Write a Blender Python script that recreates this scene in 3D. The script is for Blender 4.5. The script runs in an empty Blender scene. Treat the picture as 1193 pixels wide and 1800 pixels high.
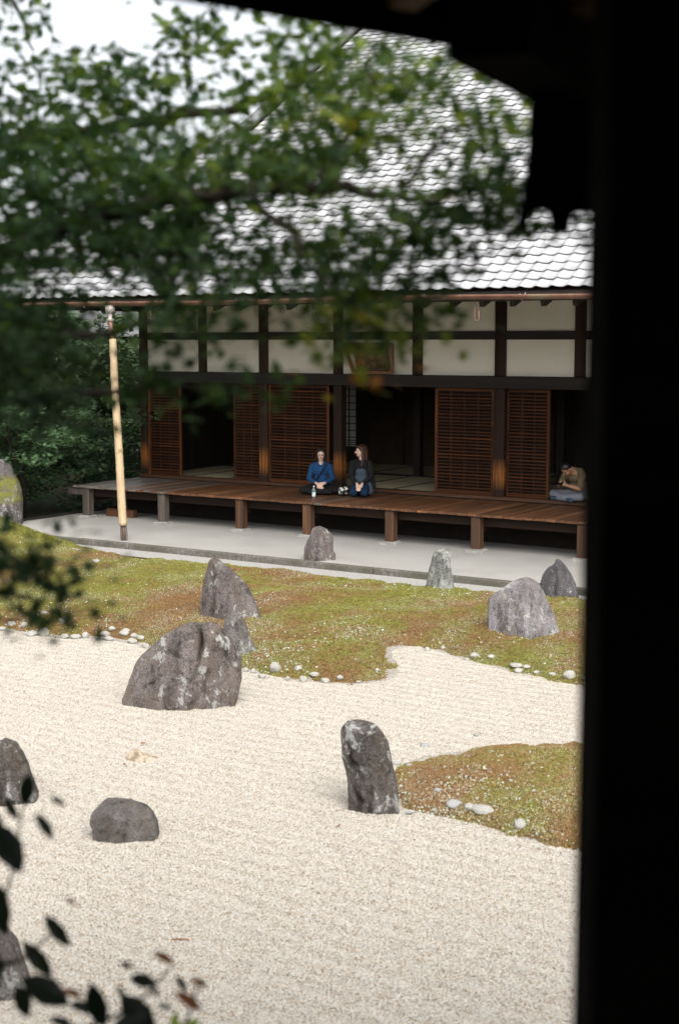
import bpy, bmesh, math, random
import numpy as np
from mathutils import Vector, Matrix, noise as mnoise

# ------------------------------------------------------------------ camera, sky, sun, exposure
S = bpy.context.scene
COL = S.collection
R = math.radians
H = 3.5                                     # eye height above the sand path (m)
F, CX, CY = 2500.0, 596.5, 900.0            # focal length and centre, in photo pixels
PHI = math.atan(300 / 2500.0)
cam_d = bpy.data.cameras.new('camera'); cam = bpy.data.objects.new('camera', cam_d); COL.objects.link(cam)
cam.location = (0, 0, H); cam.rotation_euler = (math.pi / 2 - PHI, 0, 0)
cam_d.sensor_fit = 'VERTICAL'; cam_d.sensor_height = 36.0; cam_d.lens = 50.0
cam_d.clip_start = 0.05; cam_d.clip_end = 800
cam_d.dof.use_dof = True; cam_d.dof.focus_distance = 20.0; cam_d.dof.aperture_fstop = 2.6
S.camera = cam
S.render.resolution_x, S.render.resolution_y = 678, 1024

world = bpy.data.worlds.new('World'); S.world = world; world.use_nodes = True
wn = world.node_tree.nodes; wl = world.node_tree.links; wn.clear()
sky = wn.new('ShaderNodeTexSky'); sky.sky_type = 'NISHITA'; sky.sun_disc = False
SUN_EL, SUN_AZ = R(50), R(168)              # azimuth from +Y towards +X
sky.sun_elevation = SUN_EL; sky.sun_rotation = SUN_AZ
sky.air_density = 1.0; sky.dust_density = 4.0; sky.ozone_density = 1.0
hs = wn.new('ShaderNodeHueSaturation'); hs.inputs['Saturation'].default_value = 0.22
bg = wn.new('ShaderNodeBackground'); bg.inputs['Strength'].default_value = 0.15
wo = wn.new('ShaderNodeOutputWorld')
wl.new(sky.outputs[0], hs.inputs['Color']); wl.new(hs.outputs[0], bg.inputs['Color']); wl.new(bg.outputs[0], wo.inputs['Surface'])
sun_d = bpy.data.lights.new('sun', 'SUN'); sun_d.energy = 1.2; sun_d.angle = R(50); sun_d.color = (1, 0.95, 0.88)
sun = bpy.data.objects.new('sun', sun_d); COL.objects.link(sun)
sdir = Vector((math.sin(SUN_AZ) * math.cos(SUN_EL), math.cos(SUN_AZ) * math.cos(SUN_EL), math.sin(SUN_EL)))
sun.rotation_euler = (-sdir).to_track_quat('-Z', 'Y').to_euler()
S.view_settings.view_transform = 'Standard'; S.view_settings.look = 'None'
S.view_settings.gamma = 1.0; S.view_settings.use_curve_mapping = False
S.view_settings.exposure = 1.14
S.cycles.max_bounces = 8; S.cycles.diffuse_bounces = 4; S.cycles.glossy_bounces = 3
S.cycles.transmission_bounces = 4; S.cycles.transparent_max_bounces = 6
S.cycles.use_denoising = True

# ------------------------------------------------------------------ where a photo pixel lies in the place
FW = np.array([0, math.cos(PHI), -math.sin(PHI)]); UP = np.array([0, math.sin(PHI), math.cos(PHI)]); RT = np.array([1., 0, 0])
CAM = np.array([0, 0, H])
def ray(x, y): return FW + RT * (x - CX) / F + UP * (CY - y) / F
def atz(x, y, z): r = ray(x, y); return CAM + r * ((z - H) / r[2])
def atd(x, y, d): return CAM + ray(x, y) * d
TH = np.array([.8431, -.5379, 0]); TH /= np.linalg.norm(TH)     # along the hall's front, to the right
TT = np.array([-TH[1], TH[0], 0])                               # into the hall
OH = atz(255, 839, .64); OH[2] = 0
HALL_ROT = math.atan2(TH[1], TH[0])
def W(s, t, z): p = OH + TH * s + TT * t; return np.array([p[0], p[1], z])
def ST(p): v = np.array(p)[..., :3] - OH; return v @ TH, v @ TT
def att(x, y, t):
    r = ray(x, y); k = ((OH + TT * t - CAM) @ TT) / (r @ TT); return CAM + r * k
GZ = -0.1                                                       # level of the white gravel

# ------------------------------------------------------------------ object helpers
def tag(o, label=None, cat=None, group=None, kind=None):
    if label: o['label'] = label
    if cat: o['category'] = cat
    if group: o['group'] = group
    if kind: o['kind'] = kind
    return o
def empty(name, loc=(0, 0, 0), rz=0.0, parent=None):
    o = bpy.data.objects.new(name, None); COL.objects.link(o); o.location = loc; o.rotation_euler = (0, 0, rz)
    o.empty_display_size = .2
    if parent: o.parent = parent
    return o
def link(name, me, parent=None, loc=(0, 0, 0), rot=(0, 0, 0)):
    o = bpy.data.objects.new(name, me); COL.objects.link(o); o.location = loc; o.rotation_euler = rot
    if parent: o.parent = parent
    return o
def pymesh(name, v, f, mat=None, smooth=False):
    me = bpy.data.meshes.new(name); me.from_pydata([tuple(map(float, p)) for p in v], [], [tuple(map(int, q)) for q in f]); me.update()
    if mat: me.materials.append(mat)
    if smooth: me.polygons.foreach_set('use_smooth', [True] * len(me.polygons))
    return me
def npmesh(name, v, f, mat=None, smooth=False):
    """v (n,3); f (m,k) all faces of one size"""
    me = bpy.data.meshes.new(name); v = np.asarray(v, np.float32); f = np.asarray(f, np.int32); k = f.shape[1]
    me.vertices.add(len(v)); me.vertices.foreach_set('co', v.ravel())
    me.loops.add(f.size); me.loops.foreach_set('vertex_index', f.ravel())
    me.polygons.add(len(f)); me.polygons.foreach_set('loop_start', np.arange(0, f.size, k, dtype=np.int32))
    me.update(calc_edges=True); me.validate()
    if mat: me.materials.append(mat)
    if smooth: me.polygons.foreach_set('use_smooth', [True] * len(me.polygons))
    return me
class MB:
    def __init__(s): s.v = []; s.f = []
    def add(s, v, f):
        n = len(s.v); s.v += [tuple(p) for p in v]; s.f += [tuple(i + n for i in q) for q in f]; return s
    def box(s, x0, x1, y0, y1, z0, z1, c=0.0):
        if c <= 0:
            v = [(x, y, z) for z in (z0, z1) for y in (y0, y1) for x in (x0, x1)]
            return s.add(v, [(0, 2, 3, 1), (4, 5, 7, 6), (0, 1, 5, 4), (2, 6, 7, 3), (0, 4, 6, 2), (1, 3, 7, 5)])
        bm = bmesh.new(); bmesh.ops.create_cube(bm, size=1)
        for q in bm.verts: q.co = ((x0 + x1) / 2 + q.co.x * (x1 - x0), (y0 + y1) / 2 + q.co.y * (y1 - y0), (z0 + z1) / 2 + q.co.z * (z1 - z0))
        bmesh.ops.bevel(bm, geom=bm.edges[:], offset=c, segments=1, affect='EDGES')
        return s.bm(bm)
    def bm(s, bm):
        bm.verts.index_update(); s.add([q.co[:] for q in bm.verts], [[w.index for w in f.verts] for f in bm.faces]); bm.free(); return s
    def tube(s, pts, rad, n=8, cap=True):
        pts = [Vector(p) for p in pts]; m = len(pts)
        rad = [rad] * m if not hasattr(rad, '__len__') else rad
        vs = []; fs = []; a = None
        for i, p in enumerate(pts):
            d = (pts[min(i + 1, m - 1)] - pts[max(i - 1, 0)]).normalized()
            if a is None: a = d.orthogonal().normalized()
            a = (a - d * a.dot(d)).normalized(); b = d.cross(a)
            for k in range(n):
                an = 2 * math.pi * k / n; vs.append(p + (a * math.cos(an) + b * math.sin(an)) * rad[i])
        for i in range(m - 1):
            for k in range(n): fs.append((i * n + k, i * n + (k + 1) % n, (i + 1) * n + (k + 1) % n, (i + 1) * n + k))
        if cap: fs.append(tuple(range(n - 1, -1, -1))); fs.append(tuple((m - 1) * n + k for k in range(n)))
        return s.add([v[:] for v in vs], fs)
    def quad(s, a, b, c, d): return s.add([a, b, c, d], [(0, 1, 2, 3)])
    def build(s, name, mat, parent=None, loc=(0, 0, 0), rot=(0, 0, 0), smooth=False):
        return link(name, pymesh(name, s.v, s.f, mat, smooth), parent, loc, rot)
def bar(s, a, b, w, h, upv=(0, 0, 1)):
    """a box beam from a to b added to MB s"""
    a = Vector(a); b = Vector(b); d = (b - a).normalized(); u = Vector(upv); sd = d.cross(u).normalized(); u = sd.cross(d)
    v = [p + sd * (i * w / 2) + u * (j * h / 2) for p in (a, b) for j in (-1, 1) for i in (-1, 1)]
    return s.add([q[:] for q in v], [(0, 2, 3, 1), (4, 5, 7, 6), (0, 1, 5, 4), (2, 6, 7, 3), (0, 4, 6, 2), (1, 3, 7, 5)])

# ------------------------------------------------------------------ materials
class NT:
    def __init__(s, name):
        s.m = bpy.data.materials.new(name); s.m.use_nodes = True; s.t = s.m.node_tree; s.n = s.t.nodes; s.l = s.t.links
        s.b = s.n['Principled BSDF']; s.out = s.n['Material Output']
    def new(s, typ, **kw):
        nd = s.n.new(typ)
        for k, v in kw.items():
            if hasattr(nd, k) and k not in nd.inputs.keys(): setattr(nd, k, v)
            else: nd.inputs[k].default_value = v
        return nd
    def set(s, nd, key, val):
        if hasattr(val, 'is_output'): s.l.new(val, nd.inputs[key])
        else: nd.inputs[key].default_value = val
    def coord(s, kind='Object', scale=(1, 1, 1), rotz=0.0):
        if kind == 'World': src = s.new('ShaderNodeNewGeometry').outputs['Position']
        else: src = s.new('ShaderNodeTexCoord').outputs[kind]
        if rotz:
            r = s.new('ShaderNodeVectorRotate', rotation_type='Z_AXIS', Angle=rotz); s.l.new(src, r.inputs['Vector']); src = r.outputs[0]
        mp = s.new('ShaderNodeMapping'); mp.inputs['Scale'].default_value = scale; s.l.new(src, mp.inputs['Vector'])
        return mp.outputs[0]
    def noise(s, vec, scale, detail=4, rough=.55, dist=0.0, out='Fac'):
        nd = s.new('ShaderNodeTexNoise', Scale=scale, Detail=detail, Roughness=rough, Distortion=dist); s.l.new(vec, nd.inputs['Vector']); return nd.outputs[out]
    def voro(s, vec, scale, feature='F1', out='Distance'):
        nd = s.new('ShaderNodeTexVoronoi', feature=feature, Scale=scale); s.l.new(vec, nd.inputs['Vector']); return nd.outputs[out]
    def ramp(s, fac, stops, interp='LINEAR'):
        nd = s.new('ShaderNodeValToRGB'); cr = nd.color_ramp; cr.interpolation = interp
        while len(cr.elements) < len(stops): cr.elements.new(.5)
        for e, (p, c) in zip(cr.elements, stops):
            e.position = p; e.color = (c, c, c, 1) if not hasattr(c, '__len__') else (*c, 1)
        s.l.new(fac, nd.inputs[0]); return nd.outputs[0]
    def mix(s, fac, a, b, blend='MIX'):
        nd = s.new('ShaderNodeMix', data_type='RGBA', blend_type=blend)
        for key, val in ((0, fac), (6, a), (7, b)):
            if hasattr(val, 'is_output'): s.l.new(val, nd.inputs[key])
            else: nd.inputs[key].default_value = val if key == 0 else ((*val, 1) if hasattr(val, '__len__') else (val, val, val, 1))
        return nd.outputs[2]
    def math(s, op, a, b=0.0):
        nd = s.new('ShaderNodeMath', operation=op)
        s.set(nd, 0, a); s.set(nd, 1, b); return nd.outputs[0]
    def rnd(s): return s.new('ShaderNodeObjectInfo').outputs['Random']
    def bump(s, h, strength=.4, dist=.01):
        nd = s.new('ShaderNodeBump', Strength=strength, Distance=dist); s.l.new(h, nd.inputs['Height']); s.l.new(nd.outputs[0], s.b.inputs['Normal'])
    def fin(s, col, rough=.7, spec=.5):
        s.set(s.b, 'Base Color', col if hasattr(col, 'is_output') else (*col, 1)); s.set(s.b, 'Roughness', rough); s.set(s.b, 'Specular IOR Level', spec); return s.m

def flat(name, col, rough=.7, spec=.4, var=.25, scale=20, bump=.15):
    n = NT(name); v = n.coord('Object'); f = n.noise(v, scale)
    d = tuple(c * (1 - var) for c in col); e = tuple(min(1, c * (1 + var)) for c in col)
    n.bump(f, bump, .005); return n.fin(n.ramp(f, [(.3, d), (.7, e)]), rough, spec)

def wood(name, dark, mid, light, axis='z', rough=.55, height_patch=None, hall=True, spec=.4, grain=30):
    n = NT(name); k = {'x': (.035, 1, 1), 'y': (1, .035, 1), 'z': (1, 1, .035)}[axis]
    v = n.coord('World', k, -HALL_ROT if hall else 0)
    off = n.new('ShaderNodeVectorMath', operation='ADD'); n.l.new(v, off.inputs[0])
    rn = n.rnd(); cmb = n.new('ShaderNodeCombineXYZ')
    for q in ('X', 'Y', 'Z'): n.l.new(n.math('MULTIPLY', rn, 37.0), cmb.inputs[q])
    n.l.new(cmb.outputs[0], off.inputs[1]); v = off.outputs[0]
    g = n.noise(v, grain, 6, .65, .4); big = n.noise(v, grain * .18, 3, .5)
    c = n.ramp(g, [(.3, dark), (.55, mid), (.75, light)])
    c = n.mix(n.ramp(big, [(.35, 0.0), (.65, .75)]), c, dark)
    vary = n.ramp(rn, [(0, .72), (1, 1.25)]); c = n.mix(1.0, c, vary, 'MULTIPLY')
    if height_patch:                                     # patch of its own colour, strongest at one height, broken by the grain
        wcol, zc, zw = height_patch
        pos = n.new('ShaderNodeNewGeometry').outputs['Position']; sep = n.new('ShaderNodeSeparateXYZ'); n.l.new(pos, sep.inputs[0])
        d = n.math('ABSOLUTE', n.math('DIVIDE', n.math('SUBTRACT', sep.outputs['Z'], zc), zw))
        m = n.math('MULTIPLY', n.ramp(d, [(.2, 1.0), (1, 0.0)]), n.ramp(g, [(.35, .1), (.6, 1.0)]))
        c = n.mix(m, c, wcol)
    n.bump(g, .35, .006)
    return n.fin(c, n.ramp(big, [(.3, rough - .1), (.7, rough + .15)]), spec)

M = {}
M['post'] = wood('post_wood', (.018, .009, .006), (.038, .017, .009), (.075, .031, .014), 'z', .65, height_patch=((.36, .13, .03), 1.12, .30), spec=.25)
M['beam'] = wood('beam_wood', (.012, .010, .009), (.022, .017, .014), (.04, .03, .022), 'x', .7)
M['lintel'] = wood('lintel_wood', (.012, .008, .006), (.022, .014, .009), (.045, .022, .012), 'x', .6)
M['sill'] = wood('sill_wood', (.04, .018, .009), (.10, .042, .018), (.17, .07, .03), 'x', .5)
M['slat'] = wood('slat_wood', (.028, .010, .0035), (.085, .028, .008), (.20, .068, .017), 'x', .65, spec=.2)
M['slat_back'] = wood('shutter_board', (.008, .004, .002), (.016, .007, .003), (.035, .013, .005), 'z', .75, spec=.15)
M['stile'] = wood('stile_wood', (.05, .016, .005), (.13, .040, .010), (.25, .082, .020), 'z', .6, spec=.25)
M['plank'] = wood('deck_wood', (.05, .022, .011), (.18, .080, .036), (.36, .19, .10), 'y', .45, grain=20, spec=.4)
M['plank_grey'] = wood('weathered_deck_wood', (.10, .085, .07), (.19, .165, .14), (.30, .27, .24), 'y', .5, grain=24)
M['leg'] = wood('support_wood', (.035, .018, .010), (.11, .05, .022), (.24, .11, .045), 'z', .65, grain=22)
M['leg_grey'] = wood('weathered_support_wood', (.06, .05, .042), (.13, .105, .085), (.22, .18, .15), 'z', .7, grain=22)
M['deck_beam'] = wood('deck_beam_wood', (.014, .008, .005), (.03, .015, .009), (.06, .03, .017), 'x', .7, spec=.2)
M['rafter'] = wood('rafter_wood', (.012, .008, .006), (.025, .016, .011), (.045, .027, .018), 'y', .7)
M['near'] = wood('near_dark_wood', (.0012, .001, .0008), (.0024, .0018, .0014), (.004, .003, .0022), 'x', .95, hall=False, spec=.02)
M['near_brown'] = wood('near_rafter_wood', (.10, .05, .014), (.22, .115, .035), (.32, .17, .055), 'y', .6, hall=False)
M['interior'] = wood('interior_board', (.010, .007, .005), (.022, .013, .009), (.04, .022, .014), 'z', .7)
M['fusuma'] = flat('faded_door_paper', (.055, .038, .026), .9, .1, .2, 6)
M['stone_pad'] = flat('pad_stone', (.30, .29, .27), .9, .2, .25, 30, .4)

n = NT('plaster'); v = n.coord('World'); f1 = n.noise(v, 90, 4, .6); f2 = n.noise(v, 1.3, 3)
c = n.mix(n.ramp(f2, [(.3, 0.0), (.75, .5)]), (0.8268, 0.7893, 0.6890), (0.7141, 0.6640, 0.5512)); c = n.mix(n.ramp(f1, [(.35, .25), (.6, 0.0)]), c, (0.5011, 0.4635, 0.3758))
st3 = n.noise(n.coord('World', (1, 1, .25), -HALL_ROT), 2.4, 5, .65); c = n.mix(n.ramp(st3, [(.52, 0.0), (.70, .35)]), c, (0.4510, 0.4009, 0.3007)); n.bump(f1, .3, .006); M['plaster'] = n.fin(c, .95, .1)

n = NT('smoked_roof_tile'); rn = n.rnd(); v = n.coord('World'); f = n.noise(v, 5, 4); g = n.noise(v, 60, 3)
at = n.new('ShaderNodeAttribute', attribute_name='tone', attribute_type='GEOMETRY').outputs['Fac']
k = n.math('FRACT', n.math('ADD', rn, at))
c = n.ramp(k, [(0, (0.3713, 0.3746, 0.3856)), (.5, (0.4141, 0.4175, 0.4284)), (1, (0.4637, 0.4679, 0.4788))]); c = n.mix(n.ramp(f, [(.35, .35), (.6, 0.0)]), c, (0.2142, 0.2218, 0.2218))
n.bump(g, .1, .003); M['tile'] = n.fin(c, n.ramp(f, [(.3, .42), (.7, .55)]), .6)
M['tile_dark'] = flat('ridge_tile', (.16, .165, .17), .5, .5, .3, 8)
M['under'] = flat('roof_underlay', (.02, .016, .013), .9, .1, .2, 8)

n = NT('copper_gutter'); v = n.coord('World'); f = n.noise(v, 3, 5, .6); g = n.noise(v, 25, 3)
c = n.ramp(f, [(.3, (.12, .050, .032)), (.55, (.17, .080, .052)), (.72, (.20, .16, .10))]); c = n.mix(n.ramp(g, [(.55, 0.0), (.75, .5)]), c, (.08, .04, .025)); M['copper'] = n.fin(c, .45, .6)
M['pewter'] = flat('weathered_metal', (.36, .32, .29), .5, .6, .3, 12)

n = NT('bamboo'); v = n.coord('Object'); f = n.noise(n.coord('Object', (20, 20, 1.2)), 3, 4); st_ = n.noise(v, 2.2, 4, .7)
c = n.ramp(f, [(.3, (.36, .25, .14)), (.6, (.50, .385, .24)), (.8, (.58, .47, .32))]); c = n.mix(n.ramp(st_, [(.56, 0.0), (.66, .85)]), c, (.16, .13, .06))
M['bamboo'] = n.fin(c, .5, .4)

n = NT('tatami'); v = n.coord('World', (220, 30, 30), -HALL_ROT); w_ = n.noise(v, 1.0, 2); f = n.noise(n.coord('World'), 2, 3)
c = n.mix(n.ramp(f, [(.3, 0.0), (.7, .7)]), (.50, .43, .28), (.40, .34, .22)); n.bump(w_, .3, .003); M['tatami'] = n.fin(c, .8, .2)
M['tatami_edge'] = flat('tatami_border', (.05, .05, .055), .9, .1, .2, 40)

n = NT('shoji_paper'); n.fin((.72, .72, .68), .9, .1)
tr = n.new('ShaderNodeBsdfTranslucent'); tr.inputs[0].default_value = (.7, .7, .68, 1); mx = n.new('ShaderNodeMixShader'); mx.inputs[0].default_value = .6
n.l.new(n.b.outputs[0], mx.inputs[1]); n.l.new(tr.outputs[0], mx.inputs[2]); n.l.new(mx.outputs[0], n.out.inputs['Surface']); M['paper'] = n.m

# white gravel: the bed, and its loose pebbles
n = NT('white_gravel_bed'); v = n.coord('World'); wv = n.coord('World', (1, 1, 0))
d1 = n.voro(v, 62, 'F1'); cellc = n.voro(v, 62, 'F1', 'Color'); sep = n.new('ShaderNodeSeparateColor'); n.l.new(cellc, sep.inputs[0])
big = n.noise(v, .7, 3); mid = n.noise(n.coord('World', (.35, 1, 1)), 5, 3)
c = n.ramp(sep.outputs[0], [(0, (0.3351, 0.2782, 0.2115)), (.18, (0.4002, 0.3615, 0.3082)), (.5, (0.4419, 0.4172, 0.3771)), (1, (0.4932, 0.4774, 0.4508))])
c = n.mix(n.ramp(sep.outputs[1], [(.90, 0.0), (.96, .8)]), c, (0.2513, 0.1669, 0.0920))
c = n.mix(n.ramp(d1, [(.34, 0.0), (.70, .35)]), c, (0.2140, 0.1669, 0.1196))
c = n.mix(n.ramp(big, [(.35, .18), (.6, 0.0)]), c, (0.3722, 0.3338, 0.2760))
hgt = n.math('ADD', n.ramp(d1, [(0, 1.0), (.7, 0.0)]), n.math('MULTIPLY', mid, 1.6)); n.bump(hgt, .9, .02); M['gravel'] = n.fin(c, .9, .15)
n = NT('white_pebble'); rn = n.rnd(); c = n.ramp(rn, [(0, (0.2056, 0.1294, 0.0642)), (.06, (0.2921, 0.2156, 0.1390)), (.14, (0.3841, 0.3450, 0.2834)), (.45, (0.4462, 0.4139, 0.3553)), (1, (0.4922, 0.4743, 0.4385))]); M['pebble'] = n.fin(c, .85, .2)

n = NT('pale_sand'); v = n.coord('World'); f = n.noise(v, 120, 3, .7); g = n.noise(v, 1.2, 4)
c = n.mix(n.ramp(g, [(.35, .5), (.65, 0.0)]), (0.3553, 0.3478, 0.3269), (0.2842, 0.2734, 0.2525)); c = n.mix(n.ramp(f, [(.35, .5), (.55, 0.0)]), c, (0.1989, 0.1848, 0.1639)); n.bump(f, .4, .006); M['sand'] = n.fin(c, .95, .1)
n = NT('kerb_granite'); v = n.coord('World'); f = n.noise(v, 18, 5, .7); g = n.noise(v, 2, 3)
c = n.ramp(f, [(.3, (.07, .066, .057)), (.55, (.14, .13, .115)), (.8, (.26, .245, .22))]); c = n.mix(n.ramp(g, [(.40, 0.0), (.6, .7)]), c, (.075, .072, .05)); n.bump(f, .5, .01); M['kerb'] = n.fin(c, .9, .2)
n = NT('drain_mortar'); v = n.coord('World'); f = n.noise(v, 30, 4, .7); c = n.ramp(f, [(.3, (.24, .235, .22)), (.7, (.40, .39, .37))]); n.bump(f, .4, .008); M['drain'] = n.fin(c, .95, .1)
n = NT('dark_earth'); v = n.coord('World'); f = n.noise(v, 3, 5, .7); n.bump(f, .5, .05); M['earth'] = n.fin(n.ramp(f, [(.3, (.022, .026, .012)), (.7, (.05, .05, .022))]), .95, .1)

def moss_mat(name, warm, bump=True):
    n = NT(name); v = n.coord('World'); va = n.coord('World', (1, .55, 1), -HALL_ROT)
    big = n.noise(va, .55, 4, .6, .5); mid = n.noise(va, 2.6, 5, .65, .3); fine = n.noise(v, 34, 4, .75); f3 = n.noise(v, 9, 3, .6)
    g = n.ramp(fine, [(.25, (.060, .064, .014)), (.5, (.155, .150, .034)), (.75, (.25, .235, .065))])
    r = n.ramp(fine, [(.25, (.075, .042, .018)), (.5, (.175, .100, .044)), (.75, (.28, .19, .10))])
    fac = n.math('ADD', n.math('ADD', n.math('MULTIPLY', big, 1.9), n.math('MULTIPLY', mid, 1.0)), n.math('MULTIPLY', f3, .7))
    # greener towards the hall's left end, rustier towards the gravel on the right
    sp = n.new('ShaderNodeSeparateXYZ'); n.l.new(n.coord('World', (1, 1, 1), -HALL_ROT), sp.inputs[0])
    fac = n.math('ADD', fac, n.math('MULTIPLY', sp.outputs['X'], .018))
    fac = n.math('ADD', fac, n.math('MULTIPLY', sp.outputs['Y'], -.014))
    c = n.mix(n.ramp(n.math('ADD', n.math('MULTIPLY', fac, .5), warm - .25), [(.41, 0.0), (.61, 1.0)]), g, r)
    pale = n.math('MULTIPLY', n.ramp(n.noise(v, 60, 2, .5), [(.56, 0.0), (.64, 1.0)]), n.ramp(n.noise(va, 1.5, 4), [(.45, 0.0), (.62, .9)]))
    c = n.mix(pale, c, (.40, .43, .34))
    if bump: n.bump(n.math('ADD', fine, n.math('MULTIPLY', f3, 1.2)), .9, .04)
    return n.fin(c, .95, .1)
M['moss'] = moss_mat('moss_ground', .05); M['tuft'] = moss_mat('moss_tuft', .05, False)

def rock_mat(name, c0, c1, c2, lich, lcol=(.36, .36, .33), brown=None, moss=None, fine=55):
    n = NT(name); v = n.coord('Object'); vs = n.coord('Object', (2.2, 2.2, .7))
    f = n.noise(vs, 3.0, 8, .72, .5); g = n.noise(v, fine, 5, .75); h = n.noise(v, 9, 5, .7)
    c = n.ramp(f, [(.30, c0), (.5, c1), (.70, c2)]); c = n.mix(n.ramp(g, [(.36, .75), (.52, 0.0)]), c, tuple(x * .35 for x in c0)); c = n.mix(n.ramp(g, [(.56, 0.0), (.72, .55)]), c, tuple(min(1, x * 1.5) for x in c2))
    if brown: c = n.mix(n.math('MULTIPLY', n.ramp(n.noise(v, 1.9, 6, .65, .8), [(.46, 0.0), (.60, .9)]), n.ramp(g, [(.3, 1.0), (.7, .5)])), c, brown)
    dk = n.noise(vs, 5.5, 5, .7, .4); c = n.mix(n.ramp(dk, [(.36, .75), (.46, 0.0)]), c, tuple(x * .45 for x in c0))
    gate = n.noise(v, 1.6, 3); blot = n.noise(n.coord('Object', (1.3, 1.3, .8)), 6.5, 6, .72, .3)
    m1 = n.math('MULTIPLY', n.ramp(blot, [(.61 - lich * .25, 0.0), (.64 - lich * .25, 1.0)]), n.ramp(gate, [(.42, 0.0), (.50, 1.0)]))
    sp = n.ramp(n.voro(v, 26, 'F1'), [(.08 + lich * .12, 1.0), (.13 + lich * .12, 0.0)])
    sp = n.math('MULTIPLY', sp, n.ramp(h, [(.52, 0.0), (.62, .85)]))
    lm = n.math('MULTIPLY', n.math('MAXIMUM', m1, sp), n.ramp(g, [(.32, .35), (.5, 1.0)]))
    if lich > -.2: c = n.mix(lm, c, n.mix(g, tuple(x * .75 for x in lcol), lcol))
    if moss:
        s_ = n.new('ShaderNodeSeparateXYZ'); n.l.new(v, s_.inputs[0])
        band = n.ramp(n.math('ABSOLUTE', n.math('DIVIDE', n.math('SUBTRACT', s_.outputs['Z'], moss[0]), moss[1])), [(.5, 1.0), (1, 0.0)])
        c = n.mix(n.math('MULTIPLY', band, n.ramp(h, [(.38, 0.0), (.55, 1.0)])), c, (.16, .16, .03))
    n.bump(n.math('ADD', n.math('MULTIPLY', g, .6), n.math('ADD', h, f)), .9, .03); return n.fin(c, .85, .25)

# ------------------------------------------------------------------ the main hall (local x along the front, y into the hall, z up)
random.seed(4); RNG = np.random.default_rng(4)
HALL = tag(empty('temple_hall', tuple(OH), HALL_ROT), 'long wooden temple hall with white plaster panels, louvred doors and grey tiled roof', 'temple hall')
DZ, DW = .64, 2.05                # deck height and width
SL, SR = -.15, 15.5               # left and right end of the deck
ZL, ZW = 2.66, 2.88               # underside and top of the lintel
# posts, full height and struts over the lintel
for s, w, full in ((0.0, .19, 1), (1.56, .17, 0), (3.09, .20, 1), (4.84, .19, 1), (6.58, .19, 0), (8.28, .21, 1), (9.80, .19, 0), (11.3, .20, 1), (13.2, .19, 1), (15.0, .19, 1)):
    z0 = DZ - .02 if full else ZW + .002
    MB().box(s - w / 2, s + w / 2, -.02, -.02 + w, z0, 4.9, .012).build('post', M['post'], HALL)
    if full:
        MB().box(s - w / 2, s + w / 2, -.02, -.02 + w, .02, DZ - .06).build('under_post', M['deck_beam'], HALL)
PX = [0.0, 1.56, 3.09, 4.84, 6.58, 8.28, 9.80, 11.3, 13.2, 15.0]
for a, b in zip(PX[:-1], PX[1:]):
    for z0, z1 in ((ZW + .004, 3.532), (3.678, 4.85)):
        MB().box(a + .10, b - .10, .045, .085, z0, z1).build('plaster_panel', M['plaster'], HALL)
    MB().box(a + .097, b - .097, .0, .11, 3.53, 3.68, .008).build('tie_beam', M['beam'], HALL)
MB().box(-.16, 15.2, -.075, .16, ZL, ZW, .01).build('lintel', M['lintel'], HALL)
MB().box(-.10, 15.2, -.045, .17, DZ + .012, .715, .008).build('sill', M['sill'], HALL)
# sliding louvred doors
def louvre_door(s0, s1, y, bright_left, bright_right):
    z0, z1 = .717, ZL - .004
    d = MB().box(s0 + .03, s1 - .03, y + .014, y + .024, z0 + .03, z1 - .03).build('louvred_door', M['slat_back'], HALL)
    for (a, b, br) in ((s0, s0 + .055, bright_left), (s1 - .055, s1, bright_right)):
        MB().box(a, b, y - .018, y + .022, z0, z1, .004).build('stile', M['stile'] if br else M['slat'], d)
    for (a, b) in ((z0, z0 + .075), (z1 - .06, z1)):
        MB().box(s0 + .056, s1 - .056, y - .014, y + .02, a, b, .004).build('rail', M['slat'], d)
    n_ = 29; me = None
    L = s1 - s0 - .114
    me = pymesh('slat', *(lambda m: (m.v, m.f))(MB().box(0, L, -.017, .013, -.013, .013, .003)), M['slat'])
    for i in range(n_):
        z = z0 + .095 + (z1 - z0 - .175) * (i + .3) / n_
        link('slat', me, d, (s0 + .057, y - .001, z + random.uniform(-.003, .003)), (random.uniform(-.15, .1), random.uniform(-.002, .002), 0))
    nb = max(2, int(L / .33))
    for i in range(1, nb + 1):
        x = s0 + .057 + L * i / (nb + 1)
        MB().box(x - .009, x + .009, y - .003, y + .0135, z0 + .076, z1 - .061).build('batten', M['slat'], d)
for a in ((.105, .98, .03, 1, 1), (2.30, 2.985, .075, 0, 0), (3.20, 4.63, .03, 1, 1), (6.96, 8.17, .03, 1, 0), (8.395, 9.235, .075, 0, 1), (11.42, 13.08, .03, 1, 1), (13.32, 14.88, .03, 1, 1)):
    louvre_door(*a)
# narrow jamb boards beside the posts
for s in (3.215, 2.99): pass
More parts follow.
